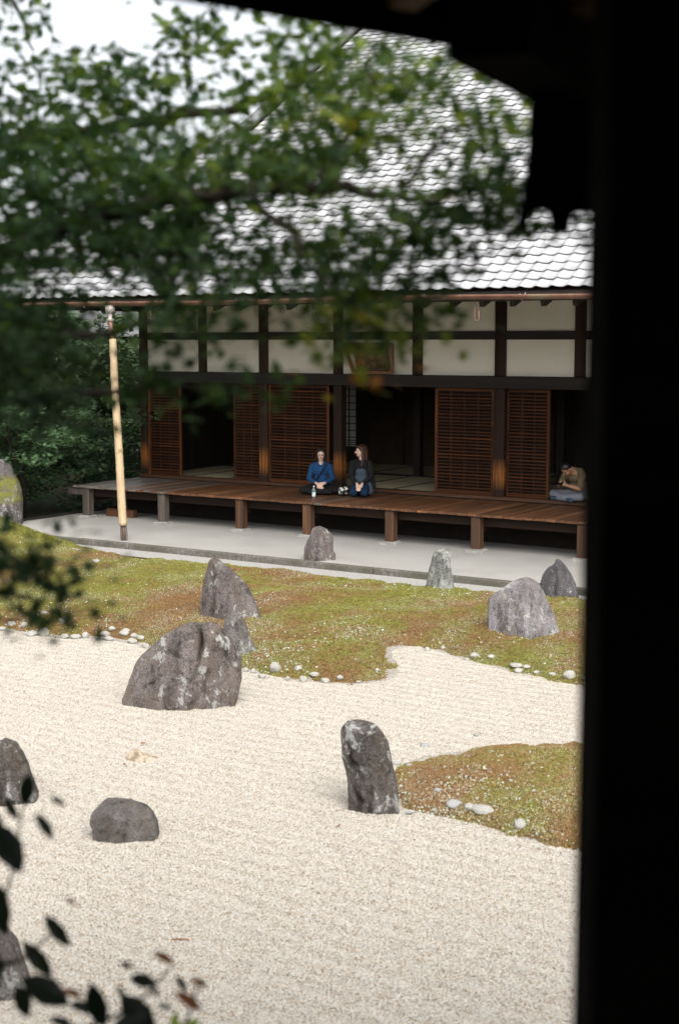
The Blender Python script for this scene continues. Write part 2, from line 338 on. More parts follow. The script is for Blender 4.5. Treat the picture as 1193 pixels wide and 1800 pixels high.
# floor of the rooms: tatami, threshold beams
FZ = .70
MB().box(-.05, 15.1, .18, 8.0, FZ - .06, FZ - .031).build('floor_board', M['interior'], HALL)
def tatami(s0, s1, t0, t1):
    m = MB().box(s0 + .006, s1 - .006, t0 + .006, t1 - .006, FZ - .03, FZ).build('tatami_mat', M['tatami'], HALL)
    for a in (s0 + .006, s1 - .036):
        MB().box(a, a + .03, t0 + .007, t1 - .007, FZ, FZ + .003).build('border', M['tatami_edge'], m)
for i in range(15):
    tatami(.05 + i * .98, .05 + (i + 1) * .98, .18, 2.62)
for i in range(8):
    for j in range(2): tatami(.05 + i * 1.86, .05 + (i + 1) * 1.86, 2.80 + j * 1.05, 2.80 + (j + 1) * 1.05)
for t in (2.71,):
    MB().box(-.05, 15.1, t - .08, t + .08, FZ - .03, FZ + .02).build('threshold', M['interior'], HALL)
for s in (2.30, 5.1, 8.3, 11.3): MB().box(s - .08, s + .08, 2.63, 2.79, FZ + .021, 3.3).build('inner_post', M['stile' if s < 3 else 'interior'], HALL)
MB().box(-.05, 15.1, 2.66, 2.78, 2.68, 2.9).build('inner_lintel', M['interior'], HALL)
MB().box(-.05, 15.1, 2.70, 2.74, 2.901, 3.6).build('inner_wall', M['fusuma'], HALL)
# back wall with one paper screen let in, side walls, ceiling
BT = 5.0; SA, SB = 1.55, 2.15
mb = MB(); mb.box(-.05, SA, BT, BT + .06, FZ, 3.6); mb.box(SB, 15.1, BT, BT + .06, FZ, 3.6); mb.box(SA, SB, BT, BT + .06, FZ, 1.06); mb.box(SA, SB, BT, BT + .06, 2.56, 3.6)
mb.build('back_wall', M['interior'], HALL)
sj = MB().box(SA, SB, BT + .024, BT + .030, 1.06, 2.56).build('paper_screen', M['paper'], HALL)
mb = MB()
for i in range(4): x = SA + (SB - SA) * i / 3; bar(mb, (x, BT + .012, 1.06), (x, BT + .012, 2.56), .02, .02, (0, 1, 0))
for z in [1.06, 1.11, 1.16, 1.21] + [1.28 + .16 * i for i in range(9)]: bar(mb, (SA, BT + .012, z), (SB, BT + .012, z), .014, .018)
mb.build('lattice', M['interior'], sj)
for i in range(6):
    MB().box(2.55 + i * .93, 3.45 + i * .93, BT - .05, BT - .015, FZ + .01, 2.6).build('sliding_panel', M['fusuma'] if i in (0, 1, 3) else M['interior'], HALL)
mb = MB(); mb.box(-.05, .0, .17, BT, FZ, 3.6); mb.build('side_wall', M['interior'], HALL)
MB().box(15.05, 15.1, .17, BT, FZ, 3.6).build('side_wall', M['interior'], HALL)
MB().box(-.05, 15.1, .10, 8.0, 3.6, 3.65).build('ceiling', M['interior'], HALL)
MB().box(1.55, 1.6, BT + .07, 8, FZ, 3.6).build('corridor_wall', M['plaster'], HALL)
# ---- veranda: planks across, edge beams, supports on pad stones
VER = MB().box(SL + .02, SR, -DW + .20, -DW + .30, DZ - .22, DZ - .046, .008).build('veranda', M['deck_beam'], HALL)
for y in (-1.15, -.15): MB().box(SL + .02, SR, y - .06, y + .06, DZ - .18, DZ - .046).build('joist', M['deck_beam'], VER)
x = SL; k = 0
while x < SR - .05:
    w = random.uniform(.155, .215); z = random.uniform(-.004, .004); e = random.uniform(-.018, .012)
    grey = x < .9 or (x < 2.2 and random.random() < .45) or random.random() < .06
    MB().box(x + .003, x + w - .003, -DW + e, -.048, DZ - .042 + z, DZ + z, .005).build('plank', M['plank_grey' if grey else 'plank'], VER)
    x += w; k += 1
for s in (.16, 2.10, 3.96, 5.46, 7.18, 8.85, 10.75, 12.6, 14.5):
    g = s < 2.2
    MB().box(s - .085, s + .085, -DW + .03, -DW + .195, .045, DZ - .047, .014).build('support', M['leg_grey' if g else 'leg'], VER)
    mb = MB(); bm = bmesh.new(); bmesh.ops.create_cube(bm, size=1); bmesh.ops.bevel(bm, geom=bm.edges[:], offset=.14, segments=2, affect='EDGES')
    for q in bm.verts: q.co = (s + q.co.x * .34 + random.uniform(-.01, .01), -DW + .10 + q.co.y * .30 + random.uniform(-.01, .01), .0 + q.co.z * .10)
    mb.bm(bm); mb.build('pad_stone', M['stone_pad'], VER)
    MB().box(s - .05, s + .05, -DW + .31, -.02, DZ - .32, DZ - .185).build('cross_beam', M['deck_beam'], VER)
MB().box(-.34, .07, -DW + .06, -DW + .17, DZ - .195, DZ - .062, .01).build('beam_end', M['leg_grey'], VER)
MB().box(.35, 1.05, -1.62, -1.48, .0, .16, .01).build('ground_sill', M['sill'], VER)
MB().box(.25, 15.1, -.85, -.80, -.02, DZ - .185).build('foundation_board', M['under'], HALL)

# ---- roof
EY, EZ, SLOPE = -3.95, 4.26, R(33)
VG = 1.5                                   # where the hip ends and the gable verge begins
ca, sa = math.cos(SLOPE), math.sin(SLOPE); SC = -3.95; DEPTH = 13.0
SE = 20.0
def rp(s, d, lift=0.0):              # a point on the roof: s along, d metres up the slope
    return (s, EY + d * ca - lift * sa, EZ + d * sa + lift * ca)
Ld = DEPTH / ca
hd = (VG - SC) / ca; zr_ = EZ + DEPTH * math.tan(SLOPE)
ROOF = link('roof', pymesh('roof', [rp(SC, 0, -.05), rp(SE, 0, -.05), rp(SE, Ld, -.05), rp(VG, Ld, -.05), rp(VG, hd, -.05),
    (SC, EY + 2 * DEPTH, EZ), rp(SC, 0, -.16), rp(SE, 0, -.16), (SE, EY + 2 * DEPTH, EZ), (VG, EY + 2 * DEPTH - hd * ca, EZ + hd * sa)],
    [(0, 1, 2, 3, 4), (0, 4, 9, 5), (6, 7, 1, 0), (3, 2, 8, 5, 9), (4, 3, 9)], M['under']), HALL)
TW, TE = .25, .235
NS = 10
def tile_geom():
    us = np.linspace(0, 1, NS + 1); prof = .014 * np.sin(2 * np.pi * us + .5) + .004 * np.sin(4 * np.pi * us)
    v = []; f = []
    for (d, l0, l1) in ((0, .040, .0), (TE + .05, .006, 0)):
        for u, z in zip(us, prof): v.append((u * TW, d * ca - (z + l0) * sa, d * sa + (z + l0) * ca))
    for u, z in zip(us, prof): v.append((u * TW, 0 - (z + .026) * sa, (z + .026) * ca))     # lower front edge: the tile's thickness
    for u, z in zip(us, prof): v.append((u * TW, (TE * .6) * ca - (z - .005) * sa, (TE * .6) * sa + (z - .005) * ca))
    q = NS + 1
    for i in range(NS):
        f.append((i, i + 1, q + i + 1, q + i)); f.append((2 * q + i, 2 * q + i + 1, i + 1, i)); f.append((3 * q + i, 3 * q + i + 1, 2 * q + i + 1, 2 * q + i))
    return np.array(v), np.array(f)
TV, TF = tile_geom()
tile_me = npmesh('roof_tile', TV, TF, M['tile'], True)
for p in tile_me.polygons: pass
rest = []; indiv = []
Rm = np.array([TH, TT, [0, 0, 1.]])
for j in range(int(Ld / TE)):
    d = j * TE; s0 = min(SC + d * ca, VG)
    i0 = math.ceil((s0 + .02) / TW)
    for i in range(i0, int(SE / TW)):
        p = rp(i * TW, d); wpt = OH + TH * p[0] + TT * p[1] + np.array([0, 0, p[2]])
        k_ = (wpt - CAM) @ FW; px = CX + F * ((wpt - CAM) @ RT) / k_; py = CY - F * ((wpt - CAM) @ UP) / k_
        if px > 1400 or py < -420: continue
        (indiv if (j < 9 and 560 < px < 1050) or (j < 3 and 60 < px < 230) else rest).append((i, j, p, k_))
indiv.sort(key=lambda q: q[3]); rest += indiv[290:]; indiv = indiv[:290]
for i, j, p, k_ in indiv:
    link('roof_tile', tile_me, ROOF, (p[0] + random.uniform(-.004, .004), p[1], p[2] + random.uniform(-.004, .004)), (random.uniform(-.012, .012), random.uniform(-.012, .012), random.uniform(-.01, .01)))
P = np.array([q[2] for q in rest]); P[:, 2] += RNG.uniform(-.004, .004, len(P)); P[:, 0] += RNG.uniform(-.004, .004, len(P))
nv = len(TV)
V = (TV[None] + P[:, None]).reshape(-1, 3); Fq = (TF[None] + (np.arange(len(P)) * nv)[:, None, None]).reshape(-1, 4)
me = npmesh('roof_tiles', V, Fq, M['tile'], True)
at = me.attributes.new('tone', 'FLOAT', 'POINT'); at.data.foreach_set('value', np.repeat(RNG.random(len(P)), nv).astype(np.float32))
tag(link('roof_tiles', me, ROOF), kind='stuff')
# hip ridge
mb = MB(); mb.tube([rp(min(SC + d * ca, VG), d, .06) for d in np.linspace(0, Ld, 24)], .12, 8); mb.build('hip_ridge', M['tile_dark'], ROOF, smooth=True)
# eave boards, rafters, gutter with brackets
MB().box(SC, SE, EY + .03, EY + .09, EZ - .17, EZ - .03).build('eave_board', M['rafter'], ROOF)
for k in range(int((SE - SC) / .5)):
    s = SC + .3 + k * .5
    mb = MB(); bar(mb, (s, EY + .10, EZ - .20), (s, .2, EZ - .20 + (4.1) * .36), .08, .11); mb.build('rafter', M['rafter'], ROOF)
# soffit: boards lying on the rafters
link('soffit', pymesh('soffit', [(SC, EY + .1, EZ - .135), (SE, EY + .1, EZ - .135), (SE, .2, EZ - .135 + 4.1 * .36), (SC, .2, EZ - .135 + 4.1 * .36)], [(0, 1, 2, 3)], M['rafter']), ROOF)
gut = MB(); n_ = 9; sx = np.linspace(SC + .1, SE, 30)
ring = [(EY - .09 + .075 * math.cos(a), EZ - .075 + .075 * math.sin(a)) for a in np.linspace(math.pi, 2 * math.pi, n_)]
ring += [(EY - .09 + .066 * math.cos(a), EZ - .075 + .066 * math.sin(a)) for a in np.linspace(2 * math.pi, math.pi, n_)]
vs = []; fs = []; m_ = len(ring)
for q, s in enumerate(sx):
    dz = .012 * math.sin(s * .9) - .006 * abs(s - 6) / 6
    for (y, z) in ring: vs.append((s, y, z + dz))
for q in range(len(sx) - 1):
    for k in range(m_): fs.append((q * m_ + k, (q + 1) * m_ + k, (q + 1) * m_ + (k + 1) % m_, q * m_ + (k + 1) % m_))
gut.add(vs, fs); GUT = gut.build('gutter', M['copper'], ROOF, smooth=True)
for s in np.arange(-3, 15, 1.7):
    MB().tube([(s, EY + .06, EZ - .03), (s, EY - .09, EZ - .165), (s, EY - .17, EZ - .075)], .008, 5).build('gutter_bracket', M['pewter'], GUT)
for s in (3.62, 4.9, 9.85):      # wire loops hanging under the gutter
    mb = MB(); r_ = .035; pts = [(s - r_, EY - .05, EZ - .12)] + [(s - r_ * math.cos(a), EY - .05, EZ - .42 - r_ * math.sin(a)) for a in np.linspace(0, math.pi, 7)] + [(s + r_, EY - .05, EZ - .30)]
    mb.tube(pts, .010, 6); mb.build('wire_loop', M['copper'], ROOF, smooth=True)
# ---- carved name board hanging in front of the plaster
cpt = att(655, 634, -.12); cs, ctt = ST(cpt)
PLQ = tag(empty('name_board', tuple(W(cs, -.10, 2.93)), HALL_ROT), 'old carved wooden board in a splayed frame leaning from the white panel', 'board')
tl = R(18)
def tilt(o): o.rotation_euler = (tl, 0, 0); return o
M['board'] = flat('board_face', (.09, .055, .035), .8, .2, .6, 14, .5); M['frame'] = flat('board_frame', (.20, .10, .06), .7, .3, .4, 18, .3)
tilt(MB().box(-.36, .36, .0, .03, .03, .50).build('panel', M['board'], PLQ))
def trap(a, b, name):
    mb = MB(); bar(mb, a, b, .05, .07, (0, 1, 0)); tilt(mb.build(name, M['frame'], PLQ))
trap((-.42, -.02, .0), (-.53, -.05, .56), 'frame_side'); trap((.42, -.02, .0), (.53, -.05, .56), 'frame_side')
trap((-.45, -.02, .01), (.45, -.02, .01), 'frame_rail'); trap((-.53, -.05, .55), (.53, -.05, .55), 'frame_rail')
for i, (x, z, a) in enumerate(((-.2, .36, .4), (-.18, .2, -.5), (.02, .3, 1.2), (.05, .16, .2), (.22, .36, -.3), (.22, .18, .9))):
    mb = MB(); 
    for q in range(3):
        an = a + q * 1.1; bar(mb, (x - .06 * math.cos(an), -.008 - q * .002, z - .06 * math.sin(an)), (x + .06 * math.cos(an), -.008 - q * .002, z + .06 * math.sin(an)), .02, .012, (0, 1, 0))
    tilt(mb.build('carved_relief', M['frame'], PLQ))
# ---- bamboo rain pipe
b0 = Vector(atz(219, 950, .0)); b1 = Vector(W(2.70, EY - .09, EZ - .12)); dv = b1 - b0; L = dv.length
BP = tag(empty('rain_pipe', tuple(b0)), 'tall leaning bamboo rain pipe from the gutter to the ground', 'rain pipe')
BP.rotation_mode = 'QUATERNION'; BP.rotation_quaternion = dv.to_track_quat('Z', 'Y')
mb = MB(); zs = np.linspace(.27, L - .60, 60); pts = []; rr = []
for i, z in enumerate(zs):
    t_ = i / 59; nod = min(abs(z - q) for q in np.arange(.27, L, .34)); pts.append((.012 * math.sin(z * 1.1) + .006 * math.sin(z * 3), .01 * math.sin(z * .8), z)); rr.append(.073 - .010 * t_ + (.004 if nod < .03 else 0) + random.uniform(-.001, .001))
mb.tube(pts, rr, 14); mb.build('bamboo_tube', M['bamboo'], BP, smooth=True)
MB().tube([(0, 0, .0), (.0, 0, .3)], .034, 10).build('lower_pipe', M['copper'], BP, smooth=True)
mb = MB()
for k in range(9):
    a = k * .7; mb.tube([(.045 * math.cos(a), .045 * math.sin(a), .27), (.06 * math.cos(a + .1), .06 * math.sin(a + .1), .10), (.05 * math.cos(a), .05 * math.sin(a), -.02)], .008, 4)
mb.build('binding_twigs', M['leg_grey'], BP)
MB().tube([(.0, 0, L - .62), (.0, 0, L - .45), (.01, 0, L - .28)], [.045, .045, .040], 10).build('copper_sleeve', M['copper'], BP, smooth=True)
MB().tube([(.01, 0, L - .29), (.01, 0, L - .25), (.01, 0, L - .24), (.0, 0, L - .14), (0, 0, L - .13), (0, 0, L - .02)], [.05, .05, .035, .035, .085, .085], 12).build('metal_collar', M['pewter'], BP, smooth=True)

# ------------------------------------------------------------------ ground: earth, gravel bed, sand path, kerb, drain, moss
def sheet(name, pts, mat, z=None):
    return tag(link(name, pymesh(name, pts, [tuple(range(len(pts)))], mat)), kind='structure')
G = .5
sheet('ground', [(-260, -60, GZ - .03), (260, -60, GZ - .03), (260, 460, GZ - .03), (-260, 460, GZ - .03)], M['earth'])
# gravel bed: gently raked sheet
gx = np.arange(-12, 9.01, .06); gy = np.arange(3.0, 20.01, .06); X, Y = np.meshgrid(gx, gy)
s_, t_ = ST(np.stack([X, Y, 0 * X], -1))
keep_edge = np.clip((-4.9 - t_) / .1, 0, 1)
Zg = GZ + .004 * np.sin(t_ * 2 * np.pi / .19 + .6 * np.sin(s_ * .5)) * np.clip((Y - 5) / 3, 0, 1) + .010 * np.sin(X * 1.7 + Y * .6) * np.sin(Y * 1.1 - X * .4)
def grid_mesh(name, X, Y, Z, mask, mat, smooth=True):
    idx = np.arange(X.size).reshape(X.shape); q = np.stack([idx[:-1, :-1], idx[:-1, 1:], idx[1:, 1:], idx[1:, :-1]], -1)
    m = mask[:-1, :-1] | mask[1:, 1:] | mask[:-1, 1:] | mask[1:, :-1]
    f = q[m]; used = np.unique(f); re = np.full(X.size, -1); re[used] = np.arange(len(used))
    return npmesh(name, np.stack([X, Y, Z], -1).reshape(-1, 3)[used], re[f], mat, smooth)
tag(link('gravel_bed', grid_mesh('gravel_bed', X, Y, Zg, t_ < -4.9, M['gravel'])), kind='structure')
def hz(s, t, z): return tuple(W(s, t, z))
# sand path: from the kerb to under the hall, with a lightly uneven surface
ps = np.arange(-.45, 18.01, .15); pt = np.concatenate([np.arange(-4.31, .2, .15), [.2]]); A, B = np.meshgrid(ps, pt)
Pw = OH + A[..., None] * TH + B[..., None] * TT
zz = np.array([[.012 * mnoise.noise((a * .7, b * .9, 3)) for a in ps] for b in pt]); zz[0] = -.006
tag(link('sand_path', grid_mesh('sand_path', Pw[..., 0], Pw[..., 1], zz, np.ones_like(A, bool), M['sand'])), kind='structure')
sheet('drain_strip', [hz(-7, -5.0, -.092), hz(18, -5.0, -.092), hz(18, -4.42, -.092), hz(-7, -4.42, -.092)], M['drain'])
MB().box(-.62, -.45, -4.2, .2, -.12, .03).build('path_edging', M['beam'], None, tuple(OH), (0, 0, HALL_ROT))['kind'] = 'structure'
KERB = tag(empty('kerb', tuple(OH), HALL_ROT), kind='structure')
x = -.4
while x < 18:
    w = random.uniform(.9, 1.6); dz = random.uniform(-.006, .006)
    MB().box(x + .004, x + w - .004, -4.425, -4.305 + random.uniform(-.006, .006), -.15, .008 + dz, .012).build('kerb_stone', M['kerb'], KERB); x += w

# moss: two shapes, traced on the gravel
def poly_w(pts): return np.array([atz(x, y, GZ)[:2] for x, y in pts])
front = [(-160, 1098), (0, 1112), (60, 1119), (120, 1124), (180, 1124), (225, 1134), (300, 1160), (430, 1182), (475, 1190), (505, 1196), (560, 1203), (620, 1206), (675, 1201), (701, 1194), (710, 1183), (707, 1169), (699, 1157), (697, 1147), (712, 1141), (735, 1140), (762, 1147), (800, 1160), (850, 1172), (900, 1186), (950, 1194), (1000, 1206), (1035, 1222), (1150, 1236), (1400, 1230)]
fw_ = poly_w(front)
POLY1 = np.concatenate([fw_, np.array([W(17.5, -4.86, 0)[:2], W(-6, -4.86, 0)[:2]])])
mound = [(690, 1415), (676, 1395), (676, 1370), (685, 1350), (720, 1332), (800, 1318), (900, 1312), (1040, 1314), (1180, 1330), (1220, 1400), (1180, 1500), (1060, 1512), (1000, 1496), (940, 1484), (880, 1468), (830, 1450), (770, 1440), (725, 1430)]
POLY2 = poly_w(mound)
def sdist(P, poly):
    """signed distance, positive inside"""
    d = np.full(len(P), 1e9); ins = np.zeros(len(P), bool); n = len(poly)
    for i in range(n):
        a = poly[i]; b = poly[(i + 1) % n]; ab = b - a; tt = np.clip(((P - a) @ ab) / (ab @ ab), 0, 1)
        d = np.minimum(d, np.hypot(*(P - a - tt[:, None] * ab).T))
        c = ((a[1] > P[:, 1]) != (b[1] > P[:, 1])); xi = a[0] + (P[:, 1] - a[1]) / (b[1] - a[1] + 1e-12) * ab[0]; ins ^= c & (P[:, 0] < xi)
    return np.where(ins, d, -d)
def fnoise(P, sc, seed=0):
    """smooth value noise from a random lattice, fast"""
    rng = np.random.default_rng(seed); Lt = rng.random((256, 256)); q = np.asarray(P) * sc + 1000.0; i = np.floor(q).astype(int); f = q - i; f = f * f * (3 - 2 * f)
    g = lambda a, b: Lt[(i[:, 0] + a) % 256, (i[:, 1] + b) % 256]
    return (g(0, 0) * (1 - f[:, 0]) + g(1, 0) * f[:, 0]) * (1 - f[:, 1]) + (g(0, 1) * (1 - f[:, 0]) + g(1, 1) * f[:, 0]) * f[:, 1]
HILLC = np.array(W(.9, -6.6, 0)[:2]); M2C = np.array(atz(930, 1380, GZ)[:2])
sst = lambda a, b, x: (lambda u: u * u * (3 - 2 * u))(np.clip((x - a) / (b - a), 0, 1))
def hgt1(P):
    sd = sdist(P, POLY1) + (fnoise(P, 3.1, 1) - .5) * .16 + (fnoise(P, 9, 2) - .5) * .10
    s, t = ST(np.c_[P, np.zeros(len(P))])
    h = GZ - .05 + .12 * sst(-.02, .45, sd) - .03 * sst(1.2, .2, -4.9 - t)
    hill = .66 * np.exp(-((s + .2) / 2.0) ** 2 - ((t + 5.1) / np.where(t < -5.1, 1.9, .75)) ** 2); h = np.where(t < -4.82, h + hill * sst(0, .8, sd), hill - .13)
    for c, r, a in ((atz(620, 1165, GZ), 1.3, .10), (atz(950, 1110, GZ), 2.2, .16), (atz(400, 1085, GZ), 1.8, .12), (atz(240, 1040, GZ), 3, .10)):
        h = h + a * np.exp(-((P - c[:2]) ** 2).sum(1) / r ** 2) * sst(0, .8, sd)
    h = h + ((fnoise(P, 1.3, 3) - .5) * .09 + (fnoise(P, 4.5, 4) - .5) * .05 + (fnoise(P, 13, 5) - .5) * .022) * sst(-.05, .2, sd)
    return h, sd
def hgt2(P):
    sd = sdist(P, POLY2) + (fnoise(P, 3.7, 6) - .5) * .12 + (fnoise(P, 10, 7) - .5) * .08
    h = GZ - .05 + .07 * sst(-.02, .15, sd) + .20 * sst(0, 1.0, sd)
    h = h + ((fnoise(P, 2, 8) - .5) * .07 + (fnoise(P, 6, 9) - .5) * .03 + (fnoise(P, 14, 10) - .5) * .02) * sst(-.05, .2, sd)
    return h, sd
def moss_patch(name, poly, fn, step):
    lo = poly.min(0) - .3; hi = poly.max(0) + .3; lo = np.maximum(lo, (-13, 3)); hi = np.minimum(hi, (9, 40))
    X, Y = np.meshgrid(np.arange(lo[0], hi[0], step), np.arange(lo[1], hi[1], step)); P = np.c_[X.ravel(), Y.ravel()]
    h, sd = fn(P); s, t = ST(np.c_[P, 0 * h])
    mask = (((sd > -.25) & (t < -4.80)) | ((t > -4.9) & (t < -3.9) & (s < 3.4) & (h > -.03))).reshape(X.shape)
    return tag(link(name, grid_mesh(name, X, Y, h.reshape(X.shape), mask, M['moss'])), kind='structure')
moss_patch('moss_bank', POLY1, hgt1, .055); moss_patch('moss_mound', POLY2, hgt2, .035)

n = NT('pale_grit'); rn = n.rnd(); c = n.ramp(rn, [(0, (.27, .31, .25)), (.6, (.37, .41, .35)), (1, (.48, .48, .43))]); M['grit'] = n.fin(c, .9, .1)
# countless small things: pebbles over the gravel, tufts over the moss, grit among the moss
def scatter(name, pts, size, mat, shape, seed, flat_=.6, kind='stuff'):
    me = bpy.data.meshes.new(name); me.vertices.add(len(pts)); me.vertices.foreach_set('co', np.asarray(pts, np.float32).ravel()); me.update()
    o = tag(link(name, me), kind=kind)
    g = bpy.data.node_groups.new(name + '_nodes', 'GeometryNodeTree'); g.interface.new_socket('Geometry', in_out='INPUT', socket_type='NodeSocketGeometry'); g.interface.new_socket('Geometry', in_out='OUTPUT', socket_type='NodeSocketGeometry')
    N = g.nodes; Lk = g.links; gi = N.new('NodeGroupInput'); go = N.new('NodeGroupOutput')
    iop = N.new('GeometryNodeInstanceOnPoints')
    if shape == 'pebble': src = N.new('GeometryNodeMeshIcoSphere'); src.inputs['Radius'].default_value = 1; src.inputs['Subdivisions'].default_value = 1; so = src.outputs['Mesh']
    else:
        src = N.new('GeometryNodeMeshCone'); src.inputs['Vertices'].default_value = 5; src.inputs['Radius Bottom'].default_value = .55; src.inputs['Radius Top'].default_value = .2; src.inputs['Depth'].default_value = .9; so = src.outputs['Mesh']
    sm = N.new('GeometryNodeSetMaterial'); sm.inputs['Material'].default_value = mat; Lk.new(so, sm.inputs[0])
    tr = N.new('GeometryNodeTransform'); tr.inputs['Scale'].default_value = (1, .8, flat_); Lk.new(sm.outputs[0], tr.inputs[0])
    rs = N.new('FunctionNodeRandomValue'); rs.data_type = 'FLOAT'; rs.inputs[2].default_value = size[0]; rs.inputs[3].default_value = size[1]; rs.inputs['Seed'].default_value = seed
    rr = N.new('FunctionNodeRandomValue'); rr.data_type = 'FLOAT_VECTOR'; q = .3 if shape == 'pebble' else .9; rr.inputs[0].default_value = (-q, -q, 0); rr.inputs[1].default_value = (q, q, 6.28); rr.inputs['Seed'].default_value = seed + 1
    Lk.new(gi.outputs[0], iop.inputs['Points']); Lk.new(tr.outputs[0], iop.inputs['Instance']); Lk.new(rs.outputs[1], iop.inputs['Scale']); Lk.new(rr.outputs[0], iop.inputs['Rotation']); Lk.new(iop.outputs[0], go.inputs[0])
    mod = o.modifiers.new('scatter', 'NODES'); mod.node_group = g; return o
def px_points(n, x0, x1, y0, y1, rng, z=GZ):
    """points spread on the ground with an even density in the distance-weighted sense"""
    x = rng.uniform(x0, x1, n); y = rng.uniform(y0, y1, n); d = CY - y
    r = FW[None] + RT[None] * ((x - CX) / F)[:, None] + UP[None] * (d / F)[:, None]; k = (z - H) / r[:, 2]
    return CAM + r * k[:, None]
rng = np.random.default_rng(11)
# gravel pebbles: even on the ground, nearest 7.5 m
n_ = 1050000; yy = np.sqrt(rng.uniform(6.6 ** 2, 18.6 ** 2, n_)); xx = rng.uniform(-.262, .205, n_) * yy
Pp = np.c_[xx, yy]; m = (sdist(Pp, POLY1) < .06) & (sdist(Pp, POLY2) < .06); Pp = Pp[m]
zz = GZ + .004 * np.sin((lambda a: a[1] * 2 * np.pi / .19 + .6 * np.sin(a[0] * .5))(ST(np.c_[Pp, 0 * Pp[:, 0]]))) + .010 * np.sin(Pp[:, 0] * 1.7 + Pp[:, 1] * .6) * np.sin(Pp[:, 1] * 1.1 - Pp[:, 0] * .4) + rng.uniform(-.002, .005, len(Pp))
scatter('gravel', np.c_[Pp, zz], (.0045, .0082), M['pebble'], 'pebble', 3, .5)
# moss tufts
def tufts(n, fn, poly, seed, far):
    rng = np.random.default_rng(seed); lo = np.maximum(poly.min(0), (-9, 6)); hi = np.minimum(poly.max(0), (5.5, 32))
    P = rng.uniform(lo, hi, (n, 2)); P = P[(P[:, 0] < P[:, 1] * .215 + .3) & (P[:, 0] > -P[:, 1] * .262 - .3)]
    h, sd = fn(P); t = ST(np.c_[P, 0 * h])[1]; k = ((sd > .0 + rng.uniform(-.02, .10, len(P))) & (t < -4.84)) | ((t > -4.86) & (t < -3.9) & (h > .01) & (ST(np.c_[P, 0 * h])[0] < 3.3)); return np.c_[P[k], h[k]]
T1 = tufts(420000, hgt1, POLY1, 21, 1); T2 = tufts(70000, hgt2, POLY2, 22, 0)
scatter('moss', np.concatenate([T1, T2]), (.010, .028), M['tuft'], 'tuft', 5, .9)
# grit: small pale stones lying in the moss, thicker towards the gravel
def grit(n, fn, poly, seed, q):
    T = tufts(n, fn, poly, seed, 0); sd = fn(T[:, :2])[1]; rng = np.random.default_rng(seed); pr = np.exp(-sd / q) * .55 + .015; pr *= .15 + 1.4 * (fnoise(T[:, :2], .9, 31) > .5)
    return T[rng.random(len(T)) < pr]
scatter('grit', np.concatenate([grit(60000, hgt1, POLY1, 41, 1.3), grit(30000, hgt2, POLY2, 42, 1.0)]), (.008, .020), M['grit'], 'pebble', 8, .6)

# ------------------------------------------------------------------ standing rocks
M['rk_purple'] = rock_mat('purple_brown_rock', (0.0615, 0.0506, 0.0472), (0.1293, 0.1099, 0.1041), (0.2210, 0.1959, 0.1885), .10, brown=(0.1015, 0.0740, 0.0523))
M['rk_big'] = rock_mat('brown_boulder', (0.0564, 0.0472, 0.0415), (0.1341, 0.1124, 0.1038), (0.2317, 0.2066, 0.1997), .16, (0.3677, 0.3709, 0.3514), brown=(0.1120, 0.0823, 0.0600))
M['rk_grey'] = rock_mat('grey_violet_rock', (0.0961, 0.0892, 0.0892), (0.1935, 0.1792, 0.1826), (0.3136, 0.2958, 0.3032), .08, brown=(0.1192, 0.0940, 0.0728))
M['rk_lichen'] = rock_mat('lichened_rock', (0.0838, 0.0838, 0.0773), (0.1627, 0.1627, 0.1497), (0.2577, 0.2609, 0.2414), .40, (0.3288, 0.3386, 0.3126))
M['rk_half'] = rock_mat('half_lichened_rock', (0.0663, 0.0585, 0.0533), (0.1342, 0.1212, 0.1147), (0.2136, 0.2006, 0.1908), .26, (0.3271, 0.3303, 0.3076), brown=(0.0807, 0.0612, 0.0482))
M['rk_dark'] = rock_mat('dark_rock', (0.0382, 0.0359, 0.0376), (0.0814, 0.0762, 0.0791), (0.1414, 0.1339, 0.1374), .05, fine=70)
M['rk_plain'] = rock_mat('plain_grey_rock', (0.0732, 0.0646, 0.0584), (0.1255, 0.1112, 0.1038), (0.2004, 0.1826, 0.1723), -.45, fine=75, brown=(0.0993, 0.0793, 0.0599))
M['rk_spot'] = rock_mat('spotted_rock', (0.0412, 0.0355, 0.0315), (0.0877, 0.0757, 0.0688), (0.2010, 0.1832, 0.1764), .20, (0.3677, 0.3709, 0.3514), brown=(0.0723, 0.0529, 0.0341), fine=65)
M['rk_moss'] = rock_mat('mossy_rock', (0.0626, 0.0540, 0.0523), (0.1269, 0.1126, 0.1126), (0.2124, 0.1912, 0.1912), .22, (0.3677, 0.3709, 0.3514), moss=(.55, .32))
M['rk_tan'] = rock_mat('tan_stone', (.34, .26, .17), (.48, .40, .30), (.58, .52, .44), -.5)

